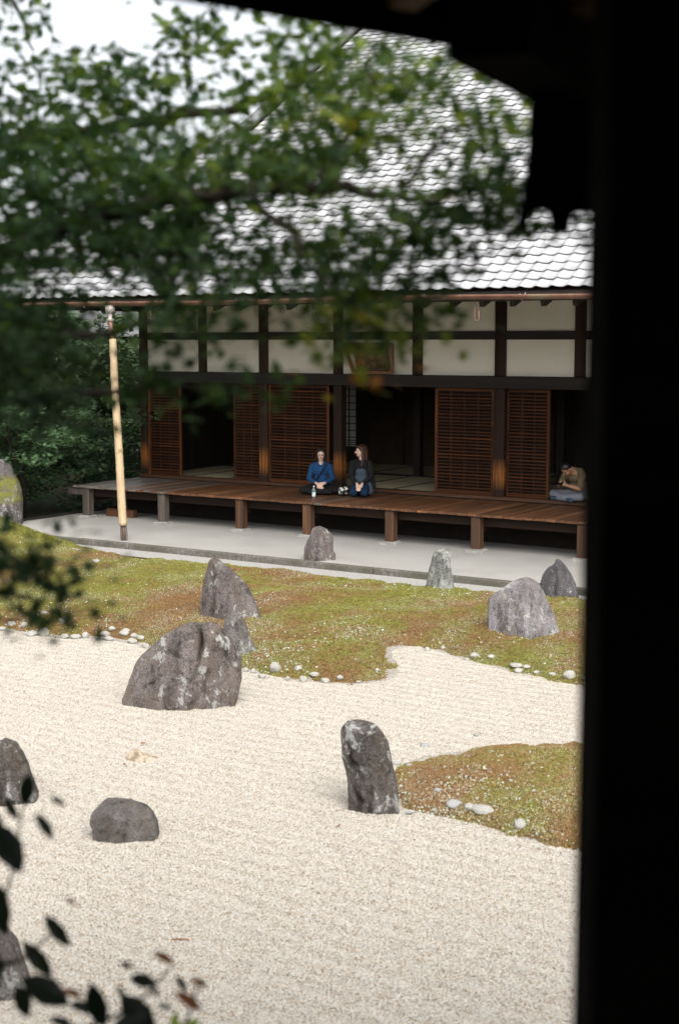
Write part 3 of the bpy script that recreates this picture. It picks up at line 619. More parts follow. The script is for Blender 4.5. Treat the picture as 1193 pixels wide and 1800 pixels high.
def rock(label, mat, gz, left, right, bottom, dr=.75, seed=1, cuts=16, rough=.030, grooves=(), NL=80, NR=110, lean=0.0, cutlo=.84, pw=2.5, faces=()):
    """left / right: outline in photo pixels from the top down; bottom: pixel y of the front foot"""
    rng = np.random.default_rng(seed); left = np.array(left, float); right = np.array(right, float)
    bx = (left[-1, 0] + right[-1, 0]) / 2; foot = atz(bx, bottom, gz)
    wmax = (right[:, 0].max() - left[:, 0].min()); k0 = (foot - CAM) @ FW; bdep = dr * wmax * k0 / F / 2
    c = foot + np.array([0, bdep * .85, 0]); k = (c - CAM) @ FW; m_px = k / F            # metres per photo pixel at the rock
    cx_px = CX + F * ((c - CAM) @ RT) / k; cy_px = CY - F * ((c - CAM) @ UP) / k
    def prof(a, z):
        zz = (cy_px - a[:, 1]) * m_px; xx = (a[:, 0] - cx_px) * m_px; o = np.argsort(zz); return np.interp(z, zz[o], xx[o])
    ztop = (cy_px - min(left[0, 1], right[0, 1])) * m_px; z0 = -.14
    u = np.linspace(0, 1, NL); z = z0 + (ztop - z0) * (1 - (1 - u) ** 1.25)
    xl = prof(left, z); xr = prof(right, z); xc = (xl + xr) / 2; a = np.maximum((xr - xl) / 2, .006); amax = a.max()
    bb = dr * (.55 * a + .45 * amax * np.sqrt(np.clip(a / amax, 0, 1))); bb *= np.clip(1.0 - .25 * np.clip(z / ztop, 0, 1), .3, 1)
    th = np.linspace(0, 2 * math.pi, NR, endpoint=False); p = pw
    cs = np.sign(np.cos(th)) * np.abs(np.cos(th)) ** (2 / p); sn = np.sign(np.sin(th)) * np.abs(np.sin(th)) ** (2 / p)
    V = np.stack([xc[:, None] + a[:, None] * cs, bb[:, None] * sn + lean * z[:, None], np.repeat(z[:, None], NR, 1)], -1)
    V = V.reshape(-1, 3)
    V = np.vstack([V, [[xc[-1], lean * z[-1], ztop + .002]], [[xc[0], 0, z0]]])
    C0 = np.array([xc[NL // 2], 0, ztop * .45]); sd_ = np.array([amax, amax * dr, ztop * .55])
    for i in range(cuts):                                          # break the skin into facets
        az = rng.uniform(-80, 80) if rng.random() < .75 else rng.uniform(100, 260); el = rng.uniform(-12, 60)
        n_ = np.array([math.sin(R(az)) * math.cos(R(el)), -math.cos(R(az)) * math.cos(R(el)), math.sin(R(el))]) / sd_; n_ /= np.linalg.norm(n_)
        if abs(n_[0]) > .55: continue
        dd = (V - C0) @ n_; lim = dd.max() * rng.uniform(cutlo, .97); ex = np.maximum(dd - lim, 0); V = V - ex[:, None] * n_ * .93
    for (nx, ny, nz, fr) in faces:                                 # the broad flat faces the stone shows
        n_ = np.array([nx, ny, nz]); n_ /= np.linalg.norm(n_); dd = (V - C0) @ n_; ex = np.maximum(dd - dd.max() * fr, 0); V = V - ex[:, None] * n_
    size = max(amax, ztop * .5)
    rad = V - np.array([0, 0, 0]) - np.c_[np.interp(V[:, 2], z, xc), np.zeros(len(V)), np.zeros(len(V))]; rad[:, 2] = 0.25 * (V[:, 2] - ztop * .5)
    rad /= np.linalg.norm(rad, axis=1)[:, None] + 1e-6
    off = rng.uniform(0, 50, 3); q = 1 / size
    d_ = np.array([mnoise.fractal(Vector(p_ * q * 1.5 + off), .9, 2.1, 5) * 1.0 + (abs(mnoise.noise(Vector(p_ * q * 3.1 - off))) - .25) * .9 for p_ in V])
    for i_, p_ in enumerate(V):                                    # blocky breaks and cracks along cell borders
        dist_, pts_ = mnoise.voronoi(Vector((p_[0] * q * 1.9, p_[1] * q * 1.9, p_[2] * q * 1.1)) + Vector(off)); cr_ = mnoise.cell(pts_[0] * 7.3)
        d_[i_] += .9 * cr_ * min(1, (dist_[1] - dist_[0]) * 4) - .55 * math.exp(-(dist_[1] - dist_[0]) * 26) + .30 * mnoise.noise(Vector(p_ * q * 9 + off)) + .18 * mnoise.noise(Vector(p_ * q * 21 - off))
    damp = np.clip((1 - np.abs(rad[:, 0]) ** 2), .35, 1)
    V = V + rad * (d_ * rough * 1.35 * size * damp)[:, None]
    for (x0, y0, x1, y1, w_, dep) in grooves:
        A = np.array([(x0 - cx_px) * m_px, (cy_px - y0) * m_px]); B = np.array([(x1 - cx_px) * m_px, (cy_px - y1) * m_px]); ab = B - A
        P2 = V[:, [0, 2]]; tt_ = np.clip(((P2 - A) @ ab) / (ab @ ab), 0, 1); wob = .35 * w_ * m_px * np.sin(tt_ * 9 + seed)
        dist = np.hypot(*(P2 - A - tt_[:, None] * ab + np.c_[wob, 0 * wob]).T); e = np.clip(1 - dist / (w_ * m_px), 0, 1) ** 1.3 * (V[:, 1] < .1) * (.75 + .5 * np.sin(V[:, 2] * q * 7))
        V[:, 1] += e * dep * m_px; V[:, 2] -= np.where(V[:, 2] > ztop * .9, e * dep * m_px * .35, 0)
    f = []; n4 = NL * NR
    for i in range(NL - 1):
        for j in range(NR): f.append((i * NR + j, i * NR + (j + 1) % NR, (i + 1) * NR + (j + 1) % NR, (i + 1) * NR + j))
    for j in range(NR): f.append(((NL - 1) * NR + j, (NL - 1) * NR + (j + 1) % NR, n4)); f.append(((j + 1) % NR, j, n4 + 1))
    me = pymesh('standing_rock', V, f, mat)
    o = link('standing_rock', me, None, (c[0], c[1], gz)); o.rotation_euler = (0, 0, 0)
    return tag(o, label, 'rock', 'standing rocks of the garden')

rock('tall rock with a band of moss standing on the green hillock', M['rk_moss'], float(hgt1(atz(5, 913, .38)[None, :2])[0][0]) - .04, [(0, 808), (-16, 830), (-28, 870), (-32, 913)], [(13, 806.7), (22, 814), (28, 832), (36, 847), (39, 858), (41, 880), (40, 913)], 912, .8, 3)
rock('squat brown rock with a pale grey left foot before the veranda', M['rk_purple'], -.07, [(555, 925), (549, 928), (544.3, 941), (539.3, 952), (534.7, 964), (534, 975), (535.5, 994)], [(564.4, 925), (573.6, 927.7), (583, 937), (585.4, 947), (585.4, 967), (590, 973), (589.5, 985), (588, 994)], 994, .8, 5, faces=((.45, -.6, .65, .74), (-.5, -.85, .1, .80), (.35, -.9, .0, .86)))
rock('narrow pale grey lichened rock alone near the kerb', M['rk_lichen'], -.06, [(766, 965), (759.5, 976), (752, 1007), (747, 1034), (748, 1046)], [(788, 964), (792.3, 972), (790.6, 990.5), (795.7, 1017), (797.3, 1046)], 1046, .75, 8, cuts=12, faces=((-.4, -.9, .1, .80), (.5, -.8, .1, .84)))
rock('broad grey violet rock at the right with slanting shoulder', M['rk_grey'], .02, [(912, 1009), (904.6, 1012), (881, 1026), (867.7, 1036), (858, 1052), (857, 1067), (856, 1104), (858, 1128)], [(921, 1009), (928, 1010.6), (944.8, 1020.7), (958, 1047.5), (971.7, 1077.7), (985, 1114.6), (988, 1128)], 1129, .8, 12, grooves=[(925, 1030, 950, 1120, 10, -7)], faces=((-.42, -.9, .12, .64), (.38, -.85, .35, .64), (-.2, -.5, .8, .80)))
rock('small dark pointed rock between broad grey rock and pillar', M['rk_dark'], -.07, [(978, 976), (973.3, 990.5), (961.6, 997), (953, 1010.6), (949, 1024), (948, 1050)], [(981, 976), (990, 990.5), (1001.8, 1007.3), (1010, 1024), (1016, 1050)], 1051, .8, 15, faces=((-.5, -.8, .3, .72), (.5, -.8, .3, .76)))
rock('tall wedge shaped rock with curved right back behind the big boulder', M['rk_purple'], .03, [(376, 976), (368, 984.6), (361.5, 1010), (355, 1032), (352, 1054.6), (352, 1097)], [(381, 975.5), (391.8, 987.8), (409, 1000.5), (425, 1016.4), (438, 1032), (447.5, 1051.5), (455.5, 1077), (460, 1097)], 1096, .75, 18, grooves=[(378, 1010, 372, 1085, 5, 5), (385, 1040, 400, 1070, 6, 4)], faces=((.42, -.85, .32, .60), (-.65, -.75, .1, .62)))
rock('small half white lichened rock leaning against the big boulder', M['rk_half'], -.02, [(413, 1075), (400, 1081.7), (393, 1096), (392, 1112), (394, 1152)], [(419, 1074.5), (425, 1077), (431.6, 1089.7), (434.8, 1102), (442.7, 1124.7), (450, 1142), (450, 1152)], 1151, .7, 21)
rock('largest brown boulder split by a crack, white lichen on its foot', M['rk_big'], GZ, [(341, 1092), (333, 1094), (313.8, 1102), (288, 1116.8), (269, 1134), (248.5, 1151.8), (237, 1169), (227.8, 1194.8), (217, 1228), (222, 1250)], [(366, 1089.7), (375, 1091), (387, 1099), (409, 1124.7), (426.8, 1153), (426.8, 1191.6), (419, 1226.6), (411, 1254)], 1250, .62, 26, cuts=22, NL=120, NR=170,
     grooves=[(357, 1088, 354, 1180, 5, 15), (355, 1180, 350, 1252, 16, 9), (352, 1252, 362, 1252, 18, 18), (300, 1135, 345, 1175, 9, 6), (262, 1205, 290, 1180, 8, 8), (395, 1100, 420, 1250, 24, -9), (330, 1110, 280, 1150, 10, -5)], rough=.035, faces=((-.42, -.85, .32, .64), (.12, -.97, .2, .72), (.50, -.85, .12, .72)))
rock('leaning brown pillar shaped rock beside the right moss mound', M['rk_spot'], GZ, [(618, 1261), (611, 1262.6), (602, 1271.7), (597.7, 1280.7), (598.5, 1296), (600.7, 1315), (601.5, 1333.5), (608, 1353), (611, 1376), (612, 1398), (612, 1440)], [(640, 1261), (647.5, 1262), (662.6, 1271.7), (671.6, 1283.8), (680.7, 1299), (685, 1318.5), (691, 1345.6), (695.8, 1368), (700, 1398), (702, 1440)], 1434, .7, 33, cuts=10, NL=110, NR=130,
     grooves=[(612, 1305, 622, 1340, 8, 10), (622, 1340, 630, 1405, 9, 12), (640, 1365, 665, 1362, 7, 5), (685, 1300, 698, 1430, 8, -6), (640, 1372, 650, 1430, 14, 5)], rough=.026, faces=((-.55, -.83, -.05, .62), (.30, -.93, .12, .72), (.1, -.5, .85, .84)))
rock('grey rounded rock with white spots cut by the left edge', M['rk_spot'], GZ, [(8, 1296), (-12, 1305), (-30, 1330), (-40, 1380), (-42, 1420)], [(14, 1295), (33.5, 1303.6), (43.6, 1320), (52, 1340.5), (57, 1360.6), (67, 1394), (66, 1420)], 1418, .75, 37, faces=((.35, -.9, .15, .78),))
rock('low grey angular rock with flat top alone on white gravel', M['rk_plain'], GZ, [(196, 1397), (186, 1401), (177, 1414), (164.7, 1426.8), (160, 1433), (160, 1446), (164, 1452), (166, 1490)], [(205, 1397), (223.5, 1404), (238.6, 1408.7), (259.8, 1419), (268.8, 1431), (276, 1448), (278.6, 1467.5), (281.6, 1490)], 1487, .8, 41, cuts=12, rough=.012, NL=80, NR=120, grooves=[(226, 1404, 232, 1440, 6, 5), (225, 1440, 228, 1490, 8, 4), (180, 1450, 215, 1420, 10, -4)], cutlo=.82, pw=4.0, faces=((-.34, -.94, .06, .58), (.30, -.95, .12, .60), (.12, -.45, .88, .52), (-.45, -.45, .75, .74)))
rock('brown rock with lichen cut off at the bottom left corner', M['rk_half'], GZ, [(-20, 1555), (-45, 1590), (-62, 1650), (-70, 1765)], [(-14, 1555), (0, 1585), (7, 1612.7), (21, 1634), (33.5, 1651), (40.5, 1683), (53, 1715), (56, 1740), (54, 1765)], 1762, .75, 44)
o = rock('flat tan stone barely rising from the white gravel', M['rk_tan'], GZ, [(236, 1314), (228, 1320), (222, 1327), (226, 1340)], [(240, 1314), (255, 1326), (271, 1331), (290, 1337), (295, 1341)], 1340, .8, 47, NL=20, NR=40); o.name = 'flat_stone'; o['group'] = ''; del o['group']; o['category'] = 'stone'

# pale stones along the moss edges: each a thing
M['st_white'] = flat('pale_stone', (.31, .30, .27), .85, .2, .3, 14, .4)
M['st_grey'] = flat('grey_stone', (.27, .27, .265), .85, .2, .3, 14, .4)
stone_me = {}
for mk in ('st_white', 'st_grey'):
    for sd in range(6):
        bm = bmesh.new(); bmesh.ops.create_icosphere(bm, subdivisions=3, radius=.5); rg = np.random.default_rng(sd + 60); off = Vector(rg.uniform(0, 40, 3))
        for v in bm.verts:
            v.co *= 1 + .22 * mnoise.noise(v.co * 2.2 + off) + .05 * mnoise.noise(v.co * 7 + off)
        for q in range(7):
            nn = Vector(rg.normal(size=3)).normalized(); lim = rg.uniform(.34, .45)
            for v in bm.verts:
                e = v.co.dot(nn) - lim
                if e > 0: v.co -= nn * e * .9
        me = bpy.data.meshes.new('edge_stone'); bm.to_mesh(me); bm.free(); me.materials.append(M[mk]); stone_me[mk, sd] = me
EDGE = 'pale stones set along the moss edge'
def stones(lst, fn, label, mk='st_white', group=EDGE):
    for i, (x, y, w, h) in enumerate(lst):
        base = atz(x, y + h * .5, GZ + .03); P_ = base[None, :2]; gz = max(GZ, float(fn(P_)[0][0])); base = atz(x, y + h * .5, gz)
        k = ((base - CAM) @ FW) / F; gz = max(GZ, float(fn(np.array([[base[0], base[1] + w * k * .3]]))[0][0])) + .008; o = link('edge_stone', stone_me[mk, (i * 5 + int(x)) % 6], None, (base[0], base[1] + w * k * .3, gz + h * k * .12), (0, 0, ((x * 7) % 60 - 30) * .02))
        o.scale = (w * k * 1.0, w * k * .85, h * k * 1.25); tag(o, label[i] if isinstance(label, list) else label, 'stone', group)
stones([(4, 1105, 13, 7), (55, 1113, 24, 10), (77, 1108, 18, 18), (114, 1117, 16, 9), (133, 1118, 20, 8), (150, 1115, 13, 13), (175, 1122, 15, 8), (191, 1122, 17, 9)], hgt1,
       ['pale stone at the gravel edge, first one from the left border', 'long low pale stone left of the tallest edge stone', 'tallest pale stone of the left gravel edge', 'round cream stone right of the tallest edge stone', 'long flat pale stone in the left gravel edge row', 'upright pale stone right of the long flat edge stone', 'pale stone lying in the gravel, left one of a close pair', 'pale stone lying in the gravel, right one of a close pair'])
stones([(20, 1085, 17, 9), (42, 1092, 14, 9), (111, 1079, 18, 12), (77, 1075, 14, 5), (168, 988, 16, 6)], hgt1, ['pale stone in the moss behind the dark leaf spray', 'small pale stone under the dark leaf spray', 'pale block in the moss above the left gravel edge', 'thin pale stone in the moss above the left gravel edge', 'lone grey stone far up the green moss slope'])
stones([(184, 1092, 18, 10), (197, 1091, 14, 8), (216, 1105, 14, 9), (220, 1105, 16, 8), (236, 1109, 14, 9), (221, 1115, 18, 7), (232, 1126, 18, 10), (248, 1124, 14, 8), (256, 1135, 14, 10)], hgt1, ['upper left pale stone of the cluster left of the big boulder', 'second pale stone at the top of the cluster left of the boulder', 'pale stone in the middle row of the boulder cluster, left end', 'pale stone in the middle row of the boulder cluster, centre', 'pale stone in the middle row of the boulder cluster, right end', 'thin pale stone in the heart of the boulder cluster', 'low pale stone at the gravel side of the boulder cluster', 'pale stone nearest but one to the left flank of the big boulder', 'pale stone touching the left flank of the big boulder'])
stones([(432, 1177, 10, 8), (445, 1179, 13, 8), (460, 1188, 14, 8)], hgt1, ['small pale stone touching the right flank of the big boulder', 'second small pale stone right of the big boulder', 'third small pale stone right of the big boulder'])
stones([(484, 1176, 20, 18), (506, 1192, 9, 8), (524, 1182, 15, 9), (533, 1193, 16, 13), (553, 1188, 18, 8), (571, 1196, 17, 9), (598, 1186, 13, 8), (630, 1181, 9, 4), (662, 1179, 11, 5)], hgt1,
       ['large flat pale slab leaning at the moss tongue', 'small round stone beside the leaning pale slab', 'round white stone above the biggest white one on the moss tongue', 'biggest round white stone at the moss tongue', 'flat white stone just right of the round ones', 'white stone at the very front of the moss tongue', 'white stone in the middle of the moss tongue', 'small flat white stone in the middle of the moss tongue', 'small white stone near the right tip of the moss tongue'])
stones([(751, 1141, 12, 9), (779, 1139, 9, 7), (820, 1138, 11, 7), (835, 1153, 18, 10), (863, 1161, 14, 7), (912, 1160, 18, 9), (943, 1184, 12, 6), (971, 1185, 14, 6), (1027, 1199, 12, 6)], hgt1, ['pale stone at the inner end of the gravel inlet', 'small pale stone right of the gravel inlet end', 'pale stone in the moss above the right gravel shore', 'larger pale stone on the right gravel shore', 'flat pale stone on the right gravel shore', 'pale stone straight below the broad grey rock', 'small flat stone left of the white pointed stone', 'low flat stone touching the white pointed stone', 'pale stone half hidden by the dark pillar'])
stones([(909, 1175, 26, 7), (925, 1178, 18, 5), (1001, 1187, 22, 16)], hgt1, ['long flat white slab under the broad grey rock', 'thin white slab touching the long flat one', 'white pointed stone close to the dark pillar'])
stones([(826, 1428, 20, 14), (850, 1435, 42, 15), (914, 1446, 26, 16), (698, 1341, 17, 10)], hgt2, ['pale grey stone left of the large white one on the right mound', 'largest flat white stone at the foot of the right mound', 'white stone at the right end of the mound foot', 'white stone behind the leaning pillar shaped rock'], group='stones on the right moss mound')
stones([(799, 1413, 32, 15), (747, 1311, 20, 8), (837, 1292, 10, 6), (720, 1345, 14, 7), (769, 1381, 12, 7), (720, 1429, 14, 5)], hgt2, ['grey stone leftmost in the row at the mound foot', 'grey stone on the upper left rim of the mound', 'small dark grey stone on the top rim of the mound', 'half buried grey stone beside the leaning rock', 'small grey stone in the middle of the mound moss', 'flat grey stone at the foot of the leaning rock'], 'st_grey', 'stones on the right moss mound')
# a few fallen leaves and twigs on the gravel
M['dry'] = flat('dry_leaf', (.22, .085, .035), .8, .2, .4, 30)
for i, (x, y, s, lb) in enumerate(((317, 1652, .055, 'thin brown twig lying on the gravel below the flat topped rock'), (595, 1452, .03, 'orange leaf on the gravel left of the leaning rock foot'), (252, 1307, .03, 'red brown leaf behind the flat tan stone'), (219, 1344, .025, 'tiny brown leaf left of the flat tan stone'), (455, 1640, .02, 'tiny red leaf on the open gravel'))):
    p = atz(x, y, GZ + .012)
    if i == 0: o = MB().tube([(-s, 0, 0), (-s * .3, .004, .004), (s, -.003, .003)], .004, 5).build('twig', M['dry'], None, tuple(p))
    else: o = MB().add([(-s, 0, .006), (-s * .2, s * .45, .012), (s, 0, .004), (-s * .1, -s * .45, 0), (0, 0, .004)], [(0, 4, 1), (1, 4, 2), (2, 4, 3), (3, 4, 0)]).build('fallen_leaf', M['dry'], None, tuple(p), (0, 0, x))
    tag(o, lb, 'twig' if i == 0 else 'leaf')
M['red_leaf'] = flat('red_leaf', (.30, .07, .03), .8, .2, .4, 30)

# ------------------------------------------------------------------ people: skin, clothes and hair grown from tapered volumes and fused into single surfaces
M['skin'] = flat('skin', (.66, .45, .35), .5, .4, .06, 12, .05); M['skin_tan'] = flat('tanned_skin', (.36, .19, .11), .5, .4, .08, 12, .05)
M['hair_black'] = flat('black_hair', (.010, .008, .007), .4, .5, .3, 60, .3); M['hair_brown'] = flat('brown_hair', (.045, .016, .009), .4, .5, .35, 60, .3)
n = NT('blue_knit'); v = n.coord('Object'); f = n.noise(v, 40, 3); wv = n.new('ShaderNodeTexWave', Scale=26.0, Distortion=1.5, bands_direction='Z'); n.l.new(v, wv.inputs['Vector'])
c = n.mix(wv.outputs[1], (.010, .045, .125), (.028, .092, .22)); n.bump(wv.outputs[1], .5, .01); M['knit'] = n.fin(c, .9, .15)
M['black_cloth'] = flat('black_cloth', (.010, .010, .011), .85, .2, .3, 30, .3); M['denim'] = flat('washed_denim', (.055, .075, .10), .9, .15, .3, 70, .3); M['jeans'] = flat('navy_jeans', (.010, .028, .062), .9, .15, .3, 50, .3)
n = NT('black_lace'); v = n.coord('Object'); f = n.voro(v, 26, 'F1'); g = n.noise(v, 22, 2); c = n.mix(n.math('MULTIPLY', n.ramp(f, [(.12, 1.0), (.22, 0.0)]), n.ramp(g, [(.5, 0.0), (.62, .8)])), (.012, .012, .013), (.32, .27, .20)); M['lace'] = n.fin(c, .85, .2)
M['olive_knit'] = flat('olive_pullover', (.16, .125, .075), .95, .1, .25, 50, .4); M['grey_trousers'] = flat('grey_blue_trousers', (.20, .21, .25), .9, .15, .2, 40, .3); M['blue_sock'] = flat('blue_grey_sock', (.05, .075, .10), .9, .1, .2, 60, .3)
M['lip'] = flat('lips', (.30, .06, .05), .5, .4, .1, 30); M['eye'] = flat('eye', (.010, .008, .008), .3, .5, .1, 30)
def hull(a, ra, b, rb):
    bm = bmesh.new()
    for c_, r_ in ((a, ra), (b, rb)):
        t_ = bmesh.new(); bmesh.ops.create_icosphere(t_, subdivisions=2, radius=r_)
        for q in t_.verts: bm.verts.new(q.co + Vector(c_))
        t_.free()
    h = bmesh.ops.convex_hull(bm, input=bm.verts[:]); dele = [g for g in h['geom_interior'] + h['geom_unused'] if isinstance(g, bmesh.types.BMVert)]
    bmesh.ops.delete(bm, geom=list(set(dele)), context='VERTS'); return bm
class Vol:
    def __init__(s): s.mb = MB()
    def cap(s, *pr):
        """chain of (point, radius) joints"""
        for (a, ra), (b, rb) in zip(pr[:-1], pr[1:]): s.mb.bm(hull(a, ra, b, rb))
        return s
    def ell(s, c, r, rot=None):
        bm = bmesh.new(); bmesh.ops.create_icosphere(bm, subdivisions=3, radius=1)
        m = Matrix.Translation(c) @ (rot.to_4x4() if rot else Matrix.Identity(4)) @ Matrix.Diagonal((*r, 1)); bmesh.ops.transform(bm, matrix=m, verts=bm.verts); s.mb.bm(bm); return s
    def build(s, name, mat, parent, vox=.010, smooth=3, tf=None):
        v = [tuple(tf @ Vector(p)) for p in s.mb.v] if tf else s.mb.v
        o = link(name, pymesh(name, v, s.mb.f, mat)); m = o.modifiers.new('fuse', 'REMESH'); m.mode = 'VOXEL'; m.voxel_size = vox
        if smooth: k = o.modifiers.new('soft', 'SMOOTH'); k.iterations = smooth; k.factor = .5
        dg = bpy.context.evaluated_depsgraph_get(); me = bpy.data.meshes.new_from_object(o.evaluated_get(dg)); me.name = name
        o.modifiers.clear(); o.data = me
        if not me.materials: me.materials.append(mat)
        me.polygons.foreach_set('use_smooth', [True] * len(me.polygons)); o.parent = parent; return o
def head_parts(body, at_, yaw, pitch, roll=0.0):
    """adds the skull, jaw, nose, ears to the body volume; returns the matrix of the head"""
    m = Matrix.Translation(at_) @ Matrix.Rotation(yaw, 4, 'Z') @ Matrix.Rotation(pitch, 4, 'X') @ Matrix.Rotation(roll, 4, 'Y')
    r3 = m.to_3x3()
    def e(c, r): body.ell(m @ Vector(c), r, r3)
    e((0, .008, .03), (.071, .088, .082)); e((0, -.028, -.03), (.056, .060, .075)); e((0, -.050, -.078), (.028, .026, .024))
    body.cap((m @ Vector((0, -.088, .012)), .010), (m @ Vector((0, -.106, -.022)), .0125))
    for s in (-1, 1):
        e((s * .072, .012, -.005), (.012, .020, .030)); e((s * .030, -.066, -.022), (.022, .018, .02))
    return m
def face(parent, m, lip=True):
    for s in (-1, 1):
        Vol().ell((s * .029, -.0845, .006), (.0135, .006, .006)).build('eye', M['eye'], parent, .003, 1, m)
        Vol().cap(((s * .016, -.090, .026), .004), ((s * .044, -.083, .027), .0035)).build('eyebrow', M['hair_black'], parent, .003, 1, m)
    if lip: Vol().ell((0, -.084, -.052), (.020, .008, .0075)).build('lips', M['lip'], parent, .003, 1, m)
def hand(body, wrist, d, up, side=1, curl=.5, sc=1.0):
    """palm, four bent fingers and a thumb leaving the side of the palm"""
    w = Vector(wrist); d = Vector(d).normalized(); up = (Vector(up) - d * Vector(up).dot(d)).normalized(); sd = d.cross(up) * side
    P = lambda a, b, c_: w + d * a * sc + sd * b * sc + up * c_ * sc
    for b in (-.024, -.008, .008, .024): body.cap((P(.005, b * .7, 0), .014 * sc), (P(.078, b, 0), .012 * sc))
    for b, L in ((-.027, .058), (-.009, .072), (.009, .078), (.027, .070)):
        a1 = .085 + L * .5; body.cap((P(.078, b, 0), .0095 * sc), (P(a1, b * 1.05, -curl * .02), .0088 * sc), (P(a1 + L * .45 * (1 - curl * .4), b * 1.05, -curl * .06), .0075 * sc))
    body.cap((P(.018, .030, -.005), .012 * sc), (P(.052, .056, -.014), .0105 * sc), (P(.085, .060, -.024), .0085 * sc))

def pz(x, y, z): p = atz(x, y, z); return (p[0], p[1], z)
# ---- woman in the blue sweater, cross-legged
A = tag(empty('person', pz(564, 867, DZ + .004), R(-2)), 'woman in blue knit sweater and black trousers sitting cross legged on the veranda', 'person', 'people sitting at the hall')
b = Vol(); b.ell((0, .03, .11), (.15, .11, .10)).ell((0, .02, .30), (.115, .085, .16)).ell((0, .015, .44), (.14, .085, .12))
b.cap(((0, .02, .50), .06), ((0, .005, .60), .045), ((0, -.005, .66), .045))
for s in (-1, 1):
    b.cap(((s * .10, .02, .525), .055), ((s * .165, .02, .505), .052), ((s * .215, -.01, .28), .040), ((s * .085, -.215, .215), .028), ((s * .055, -.245, .205), .024))
    b.cap(((s * .09, .02, .10), .085), ((s * .33, -.20, .085), .055), ((-s * .08, -.30, .06), .038), ((-s * .16, -.31, .05), .032))
hand(b, (-.060, -.240, .205), (.65, -.55, -.45), (-.2, -.6, .6), -1, .7); hand(b, (.065, -.235, .215), (-.70, -.55, -.35), (.2, -.6, .6), 1, .8)
hm = head_parts(b, (.0, -.025, .728), R(3), R(4)); b.build('body', M['skin'], A, .0075, 2)
face(A, hm)
c = Vol(); c.ell((0, .02, .27), (.135, .105, .17)).ell((0, .015, .43), (.162, .105, .13)).cap(((-.12, .015, .540), .050), ((.12, .015, .540), .050)).cap(((-.05, .02, .575), .036), ((.05, .02, .575), .036))
for s in (-1, 1): c.cap(((s * .10, .02, .52), .062), ((s * .168, .02, .502), .060), ((s * .222, -.01, .275), .052), ((s * .11, -.195, .225), .040))
c.build('sweater', M['knit'], A, .010, 2)
t = Vol(); t.ell((0, .03, .11), (.175, .13, .11))
for s in (-1, 1): t.cap(((s * .09, .02, .105), .098), ((s * .335, -.20, .080), .068), ((-s * .06, -.30, .062), .052), ((-s * .19, -.315, .052), .046))
t.build('trousers', M['black_cloth'], A, .012, 2)
h = Vol(); h.ell((0, .028, .052), (.086, .094, .084)); h.cap(((0, .06, .05), .075), ((0, .075, -.07), .055))
for s in (-1, 1): h.cap(((s * .06, -.03, .085), .026), ((s * .080, -.012, .02), .020), ((s * .082, .0, -.09), .024))
h.cap(((-.03, -.05, .10), .025), ((.03, -.05, .10), .025)); h.build('hair', M['hair_black'], A, .008, 2, hm)
k = Vol(); k.cap(((.105, -.055, .565), .013), ((.05, -.105, .45), .013), ((-.04, -.118, .33), .013), ((-.12, -.10, .22), .013)).cap(((.105, -.055, .565), .013), ((.09, .10, .50), .013)); k.build('bag_strap', M['black_cloth'], A, .007, 1)
# ---- woman kneeling, looking over her shoulder to the left
B = tag(empty('person', pz(634, 872, DZ + .004), R(-8)), 'woman with long brown hair kneeling on the veranda in denim pinafore and black lace cardigan', 'person', 'people sitting at the hall')
b = Vol(); b.ell((0, .10, .22), (.15, .12, .11)).ell((0, .08, .42), (.11, .085, .17)).ell((0, .07, .55), (.135, .085, .11)).cap(((0, .075, .62), .055), ((0, .06, .71), .043), ((0, .055, .76), .043))
for s in (-1, 1):
    b.cap(((s * .10, .075, .635), .050), ((s * .155, .07, .615), .048), ((s * .185, .02, .38), .038), ((s * .05, -.20, .245), .027), ((s * .04, -.235, .225), .023))
    b.cap(((s * .085, .09, .20), .085), ((s * .095, -.30, .105), .060)).cap(((s * .095, -.29, .075), .055), ((s * .10, .10, .06), .045), ((s * .10, .26, .04), .03))
hand(b, (-.04, -.235, .225), (.25, -.75, -.45), (-.5, -.2, .8), -1, .5); hand(b, (.045, -.235, .225), (-.35, -.75, -.45), (.5, -.2, .8), 1, .5)
hm = head_parts(b, (-.01, .05, .830), R(-66), R(2)); b.build('body', M['skin'], B, .0075, 2); face(B, hm)
c = Vol(); c.ell((0, .09, .52), (.150, .105, .15)).cap(((-.09, .07, .645), .050), ((.09, .07, .645), .050)).cap(((-.06, .03, .595), .07), ((.06, .03, .595), .07)).ell((0, .045, .55), (.14, .095, .10)).ell((.03, .12, .33), (.165, .10, .14))
for s in (-1, 1): c.cap(((s * .10, .075, .63), .056), ((s * .158, .07, .612), .056), ((s * .192, .02, .375), .052), ((s * .075, -.175, .262), .040))
c.cap(((.15, .06, .5), .06), ((.20, .05, .30), .07), ((.22, .06, .17), .05)); c.build('cardigan', M['lace'], B, .010, 2)
p = Vol(); p.ell((0, .035, .44), (.108, .092, .15)).ell((.0, .06, .30), (.155, .125, .13)).cap(((.12, .0, .22), .085), ((.17, -.06, .10), .075)); p.build('pinafore', M['denim'], B, .010, 2)
t = Vol()
for s in (-1, 1): t.cap(((s * .085, .09, .20), .098), ((s * .100, -.30, .100), .078)).cap(((s * .098, -.28, .075), .066), ((s * .10, .10, .07), .058), ((s * .10, .22, .05), .045))
t.build('jeans', M['jeans'], B, .012, 2)
h = Vol(); h.ell((0, .028, .050), (.088, .096, .086)); h.cap(((0, .06, .05), .080), ((0, .085, -.10), .070), ((.0, .09, -.24), .055)); h.cap(((-.035, -.055, .090), .030), ((.035, -.055, .090), .030))
